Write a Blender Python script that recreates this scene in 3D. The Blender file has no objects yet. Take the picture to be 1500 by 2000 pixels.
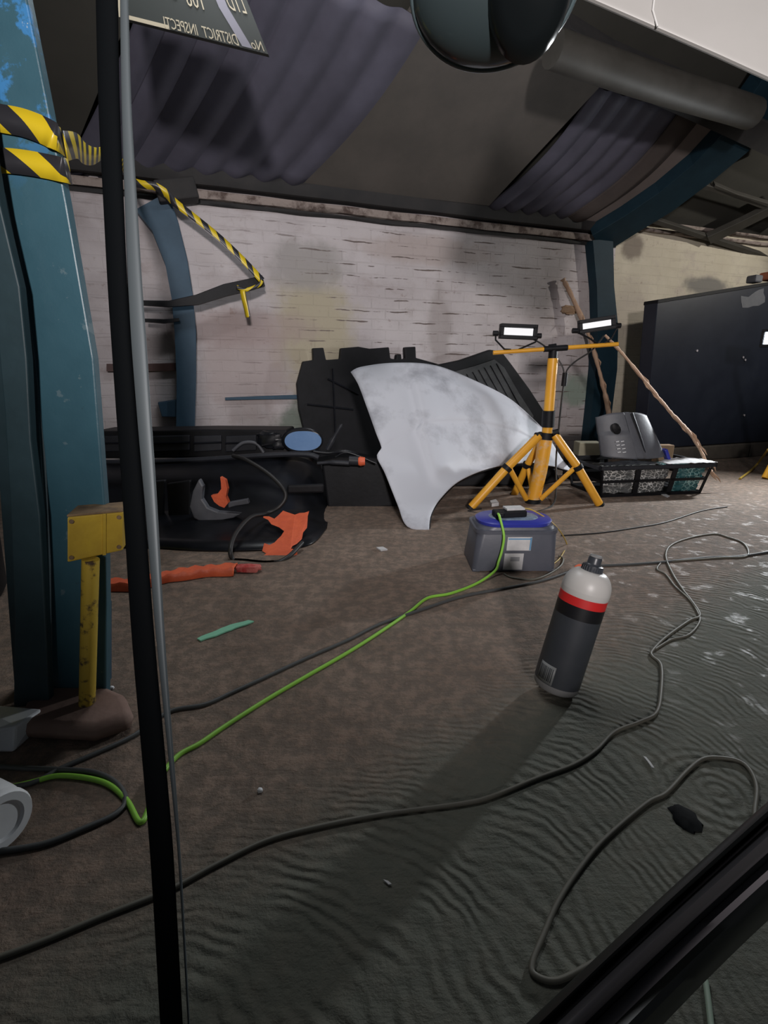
import bpy, bmesh, math, random
from mathutils import Vector, Matrix, noise
from math import pi, sin, cos, tan, radians, sqrt, atan2, hypot
random.seed(7)
S = bpy.context.scene
C = S.collection

# ------------------------------------------------------------------ camera, world, lights, exposure
H = 0.75; PITCH = radians(15); FPX = 1000.0
cd = bpy.data.cameras.new('camera'); cam = bpy.data.objects.new('camera', cd); C.objects.link(cam)
cd.sensor_fit = 'HORIZONTAL'; cd.sensor_width = 36; cd.lens = 36 * FPX / 1500
cd.clip_start = 0.02; cd.clip_end = 60
cam.location = (0, 0, H); cam.rotation_euler = (radians(90) - PITCH, 0, 0)
S.camera = cam
w = bpy.data.worlds.new('world'); S.world = w; w.use_nodes = True
w.node_tree.nodes['Background'].inputs[0].default_value = (0.75, 0.85, 1.0, 1)
w.node_tree.nodes['Background'].inputs[1].default_value = 0.035
S.view_settings.view_transform = 'Standard'; S.view_settings.look = 'None'
S.view_settings.gamma = 1; S.view_settings.exposure = 0.0; S.view_settings.use_curve_mapping = False

def aim(o, tgt):
    o.rotation_euler = (Vector(tgt) - o.location).to_track_quat('-Z', 'Y').to_euler()
def spot(name, loc, tgt, power, size, blend, col, rad):
    l = bpy.data.lights.new(name, 'SPOT'); l.energy = power; l.spot_size = radians(size); l.spot_blend = blend
    l.color = col; l.shadow_soft_size = rad
    o = bpy.data.objects.new(name, l); C.objects.link(o); o.location = loc; aim(o, tgt); return o
def area(name, loc, tgt, power, sx, sy, col):
    l = bpy.data.lights.new(name, 'AREA'); l.energy = power; l.shape = 'RECTANGLE'; l.size = sx; l.size_y = sy; l.color = col
    o = bpy.data.objects.new(name, l); C.objects.link(o); o.location = loc; aim(o, tgt); return o
# unseen fill spot added behind the camera to wash the brick wall
spot('work_lamp_beam', (0.45, -2.6, 1.65), (0.45, 4.2, 1.75), 700, 58, 0.8, (1.0, 0.93, 0.915), 0.16)
# lamp on the second stand, at the right
KEY_POS = (2.86, 3.72, 1.02)
area('stand_lamp_beam', KEY_POS, (0.9, 1.2, 0.2), 62, 0.16, 0.1, (0.93, 0.97, 1.0))
# lamp beyond the right edge over the cabinet
spot('wall_lamp_beam', (4.6, 3.6, 2.25), (2.7, 5.2, 1.5), 110, 75, 0.6, (1.0, 0.95, 0.86), 0.04)
# unseen fill added under the roof to brighten the middle floor
area('roof_light_beam', (-0.3, 2.3, 2.6), (0.0, 2.0, 0.0), 17, 1.3, 0.3, (0.95, 0.97, 1.0))
# unseen uplight added above the view to brighten the roof underside
area('strip_light_beam', (0.1, 1.75, 2.02), (0.1, 1.9, 3.1), 15, 2.4, 0.5, (0.97, 0.96, 1.0))

# ------------------------------------------------------------------ measuring helpers
def ray(x, y):
    a = (x - 750) / FPX; b = -(y - 1000) / FPX
    return Vector((a, cos(PITCH) + b * sin(PITCH), -sin(PITCH) + b * cos(PITCH)))
CAM = Vector((0, 0, H))
def G(x, y, z=0.0):
    r = ray(x, y); return CAM + r * ((z - H) / r.z)
def WY(x, y, Y):
    r = ray(x, y); return CAM + r * (Y / r.y)
def DP(x, y, d):
    return CAM + ray(x, y) * d
WA = G(290, 945); WB = G(1130, 890)
U = (WB - WA).normalized(); N = Vector((U.y, -U.x, 0))     # along the wall, out of the wall
def W(x, y, off=0.0):                                       # on the wall plane moved off into the room
    r = ray(x, y); p0 = WA + N * off
    return CAM + r * ((p0 - CAM).dot(N) / r.dot(N))
WTOP = 1.93; Q = radians(30)
RN = Vector((N.x * sin(Q), N.y * sin(Q), -cos(Q))).normalized()   # roof normal into the room
def R(x, y, off=0.0):
    r = ray(x, y); p0 = WA + Vector((0, 0, WTOP)) + RN * off
    return CAM + r * ((p0 - CAM).dot(RN) / r.dot(RN))

# ------------------------------------------------------------------ mesh helpers
class MB:
    def __init__(s): s.v = []; s.f = []; s.m = []
    def add(s, vs, fs, mi=0):
        o = len(s.v); s.v += [Vector(p) for p in vs]
        for f in fs: s.f.append([o + i for i in f]); s.m.append(mi)
        return s
    def box(s, c, size, rot=None, mi=0, taper=1.0):
        hx, hy, hz = size[0] / 2, size[1] / 2, size[2] / 2
        vs = []
        for z in (-1, 1):
            t = taper if z > 0 else 1
            for a, b in ((-1, -1), (1, -1), (1, 1), (-1, 1)):
                vs.append(Vector((a * hx * t, b * hy * t, z * hz)))
        if rot is not None: vs = [rot @ v for v in vs]
        c = Vector(c)
        return s.add([v + c for v in vs], [(3, 2, 1, 0), (4, 5, 6, 7), (0, 1, 5, 4), (1, 2, 6, 5), (2, 3, 7, 6), (3, 0, 4, 7)], mi)
    def prism(s, pts, d, mi=0):
        n = len(pts); pts = [Vector(p) for p in pts]; d = Vector(d)
        vs = pts + [p + d for p in pts]
        return s.add(vs, [list(range(n)), list(range(2 * n - 1, n - 1, -1))] + [((i + 1) % n, i, n + i, n + (i + 1) % n) for i in range(n)], mi)
    def tube(s, pts, r, seg=10, mi=0, cap=True, flat=1.0):
        pts = [Vector(p) for p in pts]; n = len(pts)
        rs = r if isinstance(r, (list, tuple)) else [r] * n
        vs = []; up = Vector((0, 0, 1)); prev = None
        for i, p in enumerate(pts):
            t = (pts[min(i + 1, n - 1)] - pts[max(i - 1, 0)])
            if t.length < 1e-7: t = Vector((1, 0, 0))
            t.normalize()
            if prev is None:
                a = t.cross(up)
                if a.length < 0.05: a = t.cross(Vector((0, 1, 0)))
                a.normalize()
            else:
                a = prev - t * prev.dot(t)
                if a.length < 1e-4: a = t.cross(up)
                a.normalize()
            prev = a; b = t.cross(a)
            for k in range(seg):
                th = 2 * pi * k / seg
                vs.append(p + (a * cos(th) + b * sin(th) * flat) * rs[i])
        fs = []
        for i in range(n - 1):
            for k in range(seg):
                k2 = (k + 1) % seg
                fs.append((i * seg + k, i * seg + k2, (i + 1) * seg + k2, (i + 1) * seg + k))
        if cap: fs.append(list(range(seg))[::-1]); fs.append([(n - 1) * seg + k for k in range(seg)])
        return s.add(vs, fs, mi)
    def lathe(s, prof, seg=32, mat=None, mi=0, sx=1, sy=1):
        vs = []; n = len(prof)
        for r, z in prof:
            for k in range(seg):
                th = 2 * pi * k / seg; vs.append(Vector((r * cos(th) * sx, r * sin(th) * sy, z)))
        fs = [(i * seg + k, i * seg + (k + 1) % seg, (i + 1) * seg + (k + 1) % seg, (i + 1) * seg + k) for i in range(n - 1) for k in range(seg)]
        fs.append(list(range(seg))[::-1]); fs.append([(n - 1) * seg + k for k in range(seg)])
        if mat is not None: vs = [mat @ v for v in vs]
        return s.add(vs, fs, mi)
    def grid(s, rows, mi=0):
        nr, nc = len(rows), len(rows[0]); vs = [p for r in rows for p in r]
        return s.add(vs, [(i * nc + j, i * nc + j + 1, (i + 1) * nc + j + 1, (i + 1) * nc + j) for i in range(nr - 1) for j in range(nc - 1)], mi)
    def build(s, name, mats, parent=None, smooth=True, bevel=0, solid=0, sub=0, uv=None, origin=None, fix=True):
        me = bpy.data.meshes.new(name)
        org = origin
        if org is None and parent is None and s.v:
            lo = Vector((min(v.x for v in s.v), min(v.y for v in s.v), min(v.z for v in s.v)))
            hi = Vector((max(v.x for v in s.v), max(v.y for v in s.v), max(v.z for v in s.v)))
            org = Vector(((lo.x + hi.x) / 2, (lo.y + hi.y) / 2, lo.z))
        if parent is not None: org = parent['_o'] if '_o' in parent else parent.location
        org = Vector(org)
        me.from_pydata([v - org for v in s.v], [], s.f)
        if not isinstance(mats, (list, tuple)): mats = [mats]
        for m in mats: me.materials.append(m)
        for p, mi in zip(me.polygons, s.m): p.material_index = mi
        if fix:
            bm = bmesh.new(); bm.from_mesh(me)
            bmesh.ops.recalc_face_normals(bm, faces=bm.faces); bm.to_mesh(me); bm.free()
        o = bpy.data.objects.new(name, me); C.objects.link(o)
        if parent is None: o.location = org
        else: o.parent = parent
        o['_o'] = [org.x, org.y, org.z]
        if smooth:
            for p in me.polygons: p.use_smooth = True
        if sub:
            m = o.modifiers.new('sub', 'SUBSURF'); m.levels = sub; m.render_levels = sub
        if solid:
            m = o.modifiers.new('solid', 'SOLIDIFY'); m.thickness = solid; m.offset = 0
        if bevel:
            m = o.modifiers.new('bevel', 'BEVEL'); m.width = bevel; m.segments = 2; m.limit_method = 'ANGLE'; m.angle_limit = radians(40)
        if smooth:
            m = o.modifiers.new('wn', 'WEIGHTED_NORMAL') if bevel else None
            try:
                me.set_sharp_from_angle(angle=radians(42))
            except Exception: pass
        return o
def empty(name, loc, label=None, cat=None, group=None):
    o = bpy.data.objects.new(name, None); C.objects.link(o); o.location = loc; o.empty_display_size = 0.1
    o['_o'] = list(loc)
    if label: tag(o, label, cat, group)
    return o
def tag(o, label, cat, group=None, kind=None):
    o['label'] = label; o['category'] = cat
    if group: o['group'] = group
    if kind: o['kind'] = kind
    return o
def struct(o): o['kind'] = 'structure'; return o
def smoothpts(pts, n=6):
    pts = [Vector(p) for p in pts]; out = []
    for i in range(len(pts) - 1):
        p0 = pts[max(i - 1, 0)]; p1 = pts[i]; p2 = pts[i + 1]; p3 = pts[min(i + 2, len(pts) - 1)]
        for k in range(n):
            t = k / n
            out.append(0.5 * ((2 * p1) + (p2 - p0) * t + (2 * p0 - 5 * p1 + 4 * p2 - p3) * t * t + (3 * p1 - p0 - 3 * p2 + p3) * t ** 3))
    out.append(pts[-1]); return out

# ------------------------------------------------------------------ materials
def newmat(name):
    m = bpy.data.materials.new(name); m.use_nodes = True
    nt = m.node_tree; return m, nt, nt.nodes['Principled BSDF']
def c4(c): return (c[0], c[1], c[2], 1)
def mat(name, col, rough=0.6, metal=0.0, col2=None, scale=8.0, bump=0.0, bscale=60.0, lo=0.35, hi=0.65, coat=0.0, spec=0.5, emit=None, estr=0, dist=0.003):
    m, nt, b = newmat(name); L = nt.links; nd = nt.nodes
    b.inputs['Base Color'].default_value = c4(col); b.inputs['Roughness'].default_value = rough
    b.inputs['Metallic'].default_value = metal; b.inputs['Coat Weight'].default_value = coat
    b.inputs['Specular IOR Level'].default_value = spec
    tc = nd.new('ShaderNodeTexCoord')
    if col2:
        n = nd.new('ShaderNodeTexNoise'); n.inputs['Scale'].default_value = scale; n.inputs['Detail'].default_value = 6; n.inputs['Roughness'].default_value = 0.65
        r = nd.new('ShaderNodeValToRGB'); r.color_ramp.elements[0].position = lo; r.color_ramp.elements[1].position = hi
        r.color_ramp.elements[0].color = c4(col); r.color_ramp.elements[1].color = c4(col2)
        L.new(tc.outputs['Object'], n.inputs['Vector']); L.new(n.outputs['Fac'], r.inputs['Fac']); L.new(r.outputs['Color'], b.inputs['Base Color'])
    if bump:
        n2 = nd.new('ShaderNodeTexNoise'); n2.inputs['Scale'].default_value = bscale; n2.inputs['Detail'].default_value = 5
        bp = nd.new('ShaderNodeBump'); bp.inputs['Strength'].default_value = bump; bp.inputs['Distance'].default_value = dist
        L.new(tc.outputs['Object'], n2.inputs['Vector']); L.new(n2.outputs['Fac'], bp.inputs['Height']); L.new(bp.outputs['Normal'], b.inputs['Normal'])
    if emit:
        b.inputs['Emission Color'].default_value = c4(emit); b.inputs['Emission Strength'].default_value = estr
    return m
class NT:                                                   # tiny node writer
    def __init__(s, nt): s.nt = nt; s.L = nt.links
    def n(s, t, **k):
        x = s.nt.nodes.new(t)
        for a, v in k.items(): setattr(x, a, v)
        return x
    def put(s, inp, v):
        if hasattr(v, 'node'): s.L.new(v, inp)
        else: inp.default_value = v
    def math(s, op, a, b=None, c=None):
        x = s.n('ShaderNodeMath', operation=op); s.put(x.inputs[0], a)
        if b is not None: s.put(x.inputs[1], b)
        if c is not None: s.put(x.inputs[2], c)
        return x.outputs[0]
    def noise(s, vec, scale, detail=5, rough=0.6, dist=0.0):
        x = s.n('ShaderNodeTexNoise'); s.put(x.inputs['Vector'], vec); x.inputs['Scale'].default_value = scale
        x.inputs['Detail'].default_value = detail; x.inputs['Roughness'].default_value = rough; x.inputs['Distortion'].default_value = dist
        return x.outputs['Fac']
    def ss(s, v, a, b):
        x = s.n('ShaderNodeMapRange', interpolation_type='SMOOTHSTEP'); s.put(x.inputs[0], v)
        x.inputs[1].default_value = a; x.inputs[2].default_value = b; return x.outputs[0]
    def mix(s, f, a, b):
        x = s.n('ShaderNodeMix', data_type='RGBA'); s.put(x.inputs[0], f)
        s.put(x.inputs[6], a if hasattr(a, 'node') else c4(a)); s.put(x.inputs[7], b if hasattr(b, 'node') else c4(b)); return x.outputs[2]
    def dot(s, v, d):
        x = s.n('ShaderNodeVectorMath', operation='DOT_PRODUCT'); s.put(x.inputs[0], v); x.inputs[1].default_value = d; return x.outputs['Value']
    def map(s, vec, scale=(1, 1, 1), loc=(0, 0, 0)):
        x = s.n('ShaderNodeMapping'); s.put(x.inputs[0], vec); x.inputs['Scale'].default_value = scale; x.inputs['Location'].default_value = loc; return x.outputs[0]

def floor_mat():
    m, nt, b = newmat('rough_concrete'); t = NT(nt)
    P = t.n('ShaderNodeTexCoord').outputs['Object']
    p0 = G(1430, 1180); p1 = G(760, 1900)
    e1 = (p1 - p0).normalized(); e2 = Vector((-e1.y, e1.x, 0))
    wob = t.noise(P, 5.0, 3, 0.5)
    s_ = t.math('SUBTRACT', t.dot(P, e1), p0.dot(e1)); c_ = t.math('SUBTRACT', t.dot(P, e2), p0.dot(e2))
    c2 = t.math('MULTIPLY', t.math('MULTIPLY', c_, c_), 1.9)
    ph = t.math('ADD', t.math('SUBTRACT', s_, c2), t.math('MULTIPLY', wob, 0.16))
    rid = t.math('SINE', t.math('MULTIPLY', ph, 2 * pi / 0.026))
    mask = t.math('SUBTRACT', 1.0, t.ss(t.math('ABSOLUTE', t.math('ADD', c_, -0.02)), 0.16, 0.42))
    mask = t.math('MULTIPLY', mask, t.ss(s_, -0.75, -0.1))
    brk = t.ss(t.noise(P, 9.0, 4, 0.6), 0.36, 0.6)
    rid = t.math('MULTIPLY', rid, t.math('MULTIPLY', mask, brk))
    # small trowel swirl
    q = G(1405, 1545); dv = t.n('ShaderNodeVectorMath', operation='DISTANCE'); t.put(dv.inputs[0], P); dv.inputs[1].default_value = q
    d = dv.outputs['Value']
    sw = t.math('MULTIPLY', t.math('SINE', t.math('MULTIPLY', t.math('ADD', d, t.math('MULTIPLY', wob, 0.05)), 2 * pi / 0.024)), t.math('SUBTRACT', 1.0, t.ss(d, 0.08, 0.16)))
    # straight brushing over the middle
    br = t.noise(t.map(P, (4, 30, 1)), 1.3, 4, 0.6)
    n1 = t.noise(P, 26.0, 8, 0.7); n2 = t.noise(P, 3.2, 5, 0.6); n3 = t.noise(P, 150.0, 3, 0.6)
    hgt = t.math('ADD', t.math('MULTIPLY', rid, 0.33), t.math('MULTIPLY', sw, 0.3))
    hgt = t.math('ADD', hgt, t.math('MULTIPLY', n1, 1.1)); hgt = t.math('ADD', hgt, t.math('MULTIPLY', br, 0.5))
    hgt = t.math('ADD', hgt, t.math('MULTIPLY', n3, 0.25)); hgt = t.math('ADD', hgt, t.math('MULTIPLY', n2, 1.2))
    bp = t.n('ShaderNodeBump'); bp.inputs['Strength'].default_value = 0.8; bp.inputs['Distance'].default_value = 0.011
    t.put(bp.inputs['Height'], hgt); t.L.new(bp.outputs['Normal'], b.inputs['Normal'])
    col = t.mix(t.ss(n2, 0.32, 0.68), (0.225, 0.158, 0.118), (0.31, 0.228, 0.175))
    col = t.mix(t.ss(n1, 0.42, 0.62), t.mix(0.6, col, (0.10, 0.085, 0.07)), col)
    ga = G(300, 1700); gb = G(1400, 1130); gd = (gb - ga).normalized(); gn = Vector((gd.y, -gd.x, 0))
    near_shade = t.math('MULTIPLY', t.ss(t.math('ADD', t.math('SUBTRACT', t.dot(P, gn), ga.dot(gn)), t.math('MULTIPLY', n2, 0.2)), 0.0, 0.3), 0.85)                       # shade near the car, put into the floor colour as darker grey-green
    col = t.mix(near_shade, col, (0.115, 0.13, 0.105))
    col = t.mix(t.math('MULTIPLY', t.ss(t.noise(P, 2.1, 4, 0.6), 0.6, 0.75), 0.55), col, (0.06, 0.055, 0.05))
    t.L.new(col, b.inputs['Base Color'])
    wet = t.math('MULTIPLY', t.ss(t.noise(P, 13.0, 4, 0.6), 0.56, 0.66), t.ss(t.dot(P, (1, 0.0, 0)), 0.45, 1.1))
    t.L.new(t.math('SUBTRACT', 0.85, t.math('MULTIPLY', wet, 0.55)), b.inputs['Roughness'])
    return m

def patch(t, P, x, z, rx, rz, wob, soft=0.35):              # an irregular painted or stained area at wall coordinates x, z
    dx = t.math('DIVIDE', t.math('SUBTRACT', t.dot(P, (1, 0, 0)), x), rx)
    dz = t.math('DIVIDE', t.math('SUBTRACT', t.dot(P, (0, 0, 1)), z), rz)
    d = t.math('SQRT', t.math('ADD', t.math('MULTIPLY', dx, dx), t.math('MULTIPLY', dz, dz)))
    d = t.math('ADD', d, t.math('MULTIPLY', t.math('SUBTRACT', wob, 0.5), 1.2))
    return t.math('SUBTRACT', 1.0, t.ss(d, 1.0 - soft, 1.0 + soft))
def wall_xy(x, y):
    p = W(x, y) - WA; return p.dot(U), p.z
def wall_mat(name, base, base2, mort, patches, cov):
    m, nt, b = newmat(name); t = NT(nt)
    P = t.n('ShaderNodeTexCoord').outputs['Object']
    cx = t.n('ShaderNodeSeparateXYZ'); t.put(cx.inputs[0], P)
    wv = t.noise(P, 3.0, 3, 0.5)
    cm = t.n('ShaderNodeCombineXYZ'); t.put(cm.inputs[0], cx.outputs[0])
    t.put(cm.inputs[1], t.math('ADD', cx.outputs[2], t.math('MULTIPLY', wv, 0.02)))
    bt = t.n('ShaderNodeTexBrick'); t.put(bt.inputs['Vector'], cm.outputs[0])
    bt.inputs['Scale'].default_value = 1.0; bt.inputs['Brick Width'].default_value = 0.225; bt.inputs['Row Height'].default_value = 0.078
    bt.inputs['Mortar Size'].default_value = 0.0055; bt.inputs['Mortar Smooth'].default_value = 0.4; bt.inputs['Bias'].default_value = 0.0
    bt.inputs['Color1'].default_value = (0, 0, 0, 1); bt.inputs['Color2'].default_value = (1, 1, 1, 1); bt.inputs['Mortar'].default_value = (0.5, 0.5, 0.5, 1)
    big = t.noise(P, 1.6, 5, 0.6); fine = t.noise(P, 22.0, 6, 0.65); hz = t.noise(t.map(P, (2, 1, 9)), 1.2, 4, 0.6)
    col = t.mix(t.ss(big, 0.35, 0.65), base, base2)
    sp = t.n('ShaderNodeSeparateColor'); t.put(sp.inputs[0], bt.outputs['Color'])
    col = t.mix(t.math('MULTIPLY', sp.outputs[0], 0.10), col, (0.36, 0.30, 0.28))
    col = t.mix(t.math('MULTIPLY', t.ss(t.noise(t.map(P, (1, 1, 1.8)), 3.4, 6, 0.7), 0.5, 0.72), 0.5), col, (0.33, 0.27, 0.26))
    for (x, y, rx, rz, c, a) in patches:
        px, pz = wall_xy(x, y)
        col = t.mix(t.math('MULTIPLY', patch(t, P, px, pz, rx, rz, t.noise(P, 7.0, 4, 0.6)), a), col, c)
    chips = t.ss(t.math('ADD', fine, t.math('MULTIPLY', hz, 0.5)), 0.86, 1.0)
    col = t.mix(t.math('MULTIPLY', chips, 0.5), col, (0.23, 0.15, 0.12))
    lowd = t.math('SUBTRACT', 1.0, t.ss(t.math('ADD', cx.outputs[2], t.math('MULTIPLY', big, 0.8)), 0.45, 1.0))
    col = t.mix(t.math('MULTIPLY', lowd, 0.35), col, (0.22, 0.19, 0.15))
    zr = t.math('DIVIDE', t.math('ADD', cx.outputs[2], t.math('MULTIPLY', t.noise(t.map(P, (1, 1, 1)), 2.2, 3), 0.05)), 0.078)
    dl = t.math('ABSOLUTE', t.math('SUBTRACT', t.math('FRACT', zr), 0.5))
    wdv = t.ss(t.noise(t.map(P, (3.5, 1, 13)), 1.0, 4, 0.65), 0.42, 0.72)
    row = t.math('MULTIPLY', t.math('GREATER_THAN', t.math('ADD', dl, t.math('MULTIPLY', wdv, 0.085)), 0.492), t.ss(wdv, 0.05, 0.5))
    vert = t.math('MULTIPLY', bt.outputs['Fac'], t.math('MULTIPLY', t.ss(hz, 0.42, 0.7), 0.28))
    gap = t.math('MULTIPLY', t.math('MAXIMUM', t.math('MULTIPLY', row, 1.0), vert), t.math('MULTIPLY', t.ss(cx.outputs[0], 0.4, 1.9), cov))
    gap = t.math('ADD', gap, t.math('MULTIPLY', t.math('MULTIPLY', row, 0.25), cov))
    col = t.mix(gap, col, mort)
    t.L.new(col, b.inputs['Base Color']); b.inputs['Roughness'].default_value = 0.75
    h = t.math('SUBTRACT', t.math('MULTIPLY', fine, 0.5), t.math('MULTIPLY', bt.outputs['Fac'], 0.25))
    bp = t.n('ShaderNodeBump'); bp.inputs['Strength'].default_value = 0.7; bp.inputs['Distance'].default_value = 0.008
    t.put(bp.inputs['Height'], h); t.L.new(bp.outputs['Normal'], b.inputs['Normal'])
    return m
WHITE = wall_mat('white_painted_brick', (0.46, 0.42, 0.43), (0.56, 0.52, 0.53), (0.14, 0.11, 0.10),
    [(615, 650, 0.30, 0.42, (0.42, 0.37, 0.26), 0.9), (600, 520, 0.28, 0.16, (0.33, 0.31, 0.30), 0.85), (480, 720, 0.3, 0.35, (0.40, 0.33, 0.32), 0.7), (590, 840, 0.20, 0.2, (0.10, 0.15, 0.11), 0.8),
     (1130, 760, 0.20, 0.14, (0.22, 0.30, 0.24), 0.8), (860, 640, 0.10, 0.3, (0.30, 0.26, 0.25), 0.6), (480, 640, 0.5, 0.12, (0.36, 0.28, 0.27), 0.6),
     (840, 490, 0.5, 0.10, (0.42, 0.35, 0.33), 0.7), (1150, 620, 0.16, 0.5, (0.33, 0.29, 0.28), 0.6)], 1.0)
CREAM = wall_mat('cream_painted_brick', (0.50, 0.45, 0.35), (0.58, 0.53, 0.42), (0.33, 0.29, 0.22),
    [(1235, 485, 0.12, 0.10, (0.14, 0.11, 0.09), 0.8), (1235, 610, 0.2, 0.25, (0.42, 0.37, 0.31), 0.6), (1380, 560, 0.28, 0.08, (0.12, 0.12, 0.12), 0.8)], 0.25)
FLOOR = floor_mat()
TEAL = mat('teal_paint', (0.045, 0.135, 0.175), 0.42, 0.0, (0.055, 0.16, 0.20), 5, 0.25, 35, 0.3, 0.7)
TEAL_CHIP = None
def teal_chipped():
    m, nt, b = newmat('chipped_teal_paint'); t = NT(nt)
    P = t.n('ShaderNodeTexCoord').outputs['Object']
    z = t.dot(P, (0, 0, 1)); n = t.noise(P, 14, 6, 0.65); n2 = t.noise(P, 30, 5, 0.6)
    hi = t.ss(z, 1.05, 1.25)
    col = t.mix(t.ss(t.noise(P, 3, 4), 0.35, 0.65), (0.034, 0.098, 0.132), (0.046, 0.125, 0.165))
    col = t.mix(t.math('MULTIPLY', hi, t.ss(n, 0.52, 0.58)), col, (0.05, 0.22, 0.48))
    col = t.mix(t.math('MULTIPLY', t.math('ADD', t.math('MULTIPLY', hi, 0.9), 0.12), t.ss(n2, 0.64, 0.68)), col, (0.55, 0.60, 0.58))
    col = t.mix(t.math('MULTIPLY', t.ss(n2, 0.32, 0.26), 0.7), col, (0.03, 0.03, 0.03))
    t.L.new(col, b.inputs['Base Color']); b.inputs['Roughness'].default_value = 0.4
    bp = t.n('ShaderNodeBump'); bp.inputs['Strength'].default_value = 0.3; bp.inputs['Distance'].default_value = 0.003
    t.put(bp.inputs['Height'], n2); t.L.new(bp.outputs['Normal'], b.inputs['Normal'])
    return m
TEALC = teal_chipped()
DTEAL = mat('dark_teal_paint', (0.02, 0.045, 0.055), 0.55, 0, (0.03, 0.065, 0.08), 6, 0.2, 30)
BLUEST = mat('blue_painted_steel', (0.022, 0.062, 0.105), 0.6, 0, (0.032, 0.08, 0.13), 6, 0.3, 25)
NAVYST = mat('navy_painted_steel', (0.007, 0.022, 0.034), 0.6, 0, (0.010, 0.030, 0.045), 6, 0.3, 25, spec=0.25)
BLACK = mat('black_plastic', (0.005, 0.0055, 0.007), 0.55, 0, (0.009, 0.0095, 0.012), 9, 0.2, 50, spec=0.25)
BLACKS = mat('black_glossy_plastic', (0.005, 0.006, 0.008), 0.32, 0, (0.010, 0.011, 0.015), 7, 0.1, 40, spec=0.35)
DGREY = mat('dark_grey_plastic', (0.018, 0.020, 0.026), 0.5, 0, (0.028, 0.030, 0.036), 10, 0.15, 60, spec=0.3)
MGREY = mat('grey_plastic', (0.085, 0.09, 0.105), 0.5, 0, (0.115, 0.12, 0.135), 9, 0.2, 40)
SILVER = mat('dusty_silver_paint', (0.35, 0.36, 0.40), 0.55, 0.0, (0.56, 0.58, 0.635), 3.2, 0.08, 12, 0.34, 0.52)
YELLOW = mat('yellow_paint', (0.80, 0.40, 0.035), 0.4, 0, (0.72, 0.34, 0.03), 12)
YSCR = mat('scratched_yellow_paint', (0.78, 0.38, 0.035), 0.4, 0, (0.62, 0.45, 0.28), 14, 0.1, 60, 0.5, 0.62)
YOLD = mat('worn_yellow_paint', (0.52, 0.36, 0.035), 0.5, 0, (0.40, 0.26, 0.03), 9, 0.35, 45)
YRUST = mat('rusty_yellow_paint', (0.50, 0.35, 0.04), 0.6, 0, (0.07, 0.045, 0.025), 26, 0.4, 60, 0.54, 0.62)
TOPRUST = mat('rusted_brown_top', (0.30, 0.20, 0.10), 0.8, 0, (0.09, 0.06, 0.04), 14, 0.4, 60)
LAMPGLASS = mat('lit_lamp_glass', (0.8, 0.8, 0.8), 0.3, emit=(0.93, 0.96, 1.0), estr=0.52)
LAMPHOT = mat('bright_lamp_glass', (0.9, 0.9, 0.9), 0.3, emit=(0.8, 0.9, 1.0), estr=9)
CABM = mat('dark_navy_cabinet_paint', (0.009, 0.012, 0.022), 0.4, 0, (0.015, 0.019, 0.031), 4, 0.12, 18)
WOOD = mat('pale_wood', (0.42, 0.26, 0.17), 0.75, 0, (0.52, 0.36, 0.25), 18, 0.5, 60)
BROWNW = mat('brown_wood', (0.22, 0.14, 0.08), 0.7, 0, (0.30, 0.20, 0.12), 10, 0.3, 40)
ORANGE = mat('orange_plastic', (0.80, 0.15, 0.055), 0.5, 0, (0.70, 0.12, 0.05), 20, 0.5, 70)
REDL = mat('red_reflector', (0.55, 0.05, 0.05), 0.2, 0, (0.75, 0.25, 0.22), 30)
BLUEG = mat('blue_mirror_glass', (0.14, 0.25, 0.46), 0.15, 0, (0.18, 0.30, 0.52), 6)
CBLUE = mat('blue_plastic', (0.03, 0.04, 0.33), 0.35, 0, (0.04, 0.05, 0.38), 6)
TUBM = mat('slate_grey_plastic', (0.075, 0.083, 0.105), 0.42, 0, (0.095, 0.10, 0.125), 8, 0.1, 50)
PAPER = mat('white_paper', (0.66, 0.66, 0.66), 0.7, 0, (0.52, 0.52, 0.53), 18, 0.2, 40)
WPLAST = mat('white_plastic', (0.80, 0.82, 0.84), 0.45, 0, (0.70, 0.72, 0.74), 5, 0.1, 30)
WPANEL = mat('white_gloss_paint', (0.48, 0.47, 0.45), 0.3, 0, (0.52, 0.51, 0.49), 2)
GREENC = mat('lime_green_cable', (0.28, 0.62, 0.07), 0.45)
GREYC = mat('grey_cable', (0.075, 0.08, 0.08), 0.55)
OLIVEC = mat('olive_grey_cable', (0.13, 0.125, 0.10), 0.55)
BLKC = mat('black_cable', (0.02, 0.02, 0.02), 0.5)
YWIRE = mat('yellow_wire', (0.50, 0.34, 0.06), 0.5)
MINTC = mat('pale_green_cable', (0.32, 0.42, 0.33), 0.5)
MINT = mat('mint_green_plastic', (0.25, 0.62, 0.42), 0.5)
BOTW = mat('bottle_white_plastic', (0.55, 0.54, 0.52), 0.4)
BOTR = mat('bottle_red_label', (0.62, 0.02, 0.02), 0.45, 0, (0.55, 0.02, 0.02), 20)
BOTB = mat('bottle_black_label', (0.008, 0.008, 0.01), 0.4)
BOTG = mat('bottle_charcoal_label', (0.035, 0.04, 0.048), 0.45, 0, (0.042, 0.047, 0.056), 20)
BOTC = mat('bottle_base_clear_grey', (0.22, 0.22, 0.22), 0.35)
CAPM = mat('bottle_cap_grey', (0.04, 0.045, 0.055), 0.35)
BARG = mat('faded_grey_print', (0.20, 0.21, 0.21), 0.5)
BARD = mat('dark_print', (0.05, 0.055, 0.06), 0.5)
BARM = mat('mid_grey_print', (0.30, 0.31, 0.33), 0.5)
LBLUE = mat('light_blue_print', (0.12, 0.30, 0.50), 0.5)
CARP = mat('black_car_paint', (0.006, 0.007, 0.007), 0.07, 0, coat=1.0)
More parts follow.
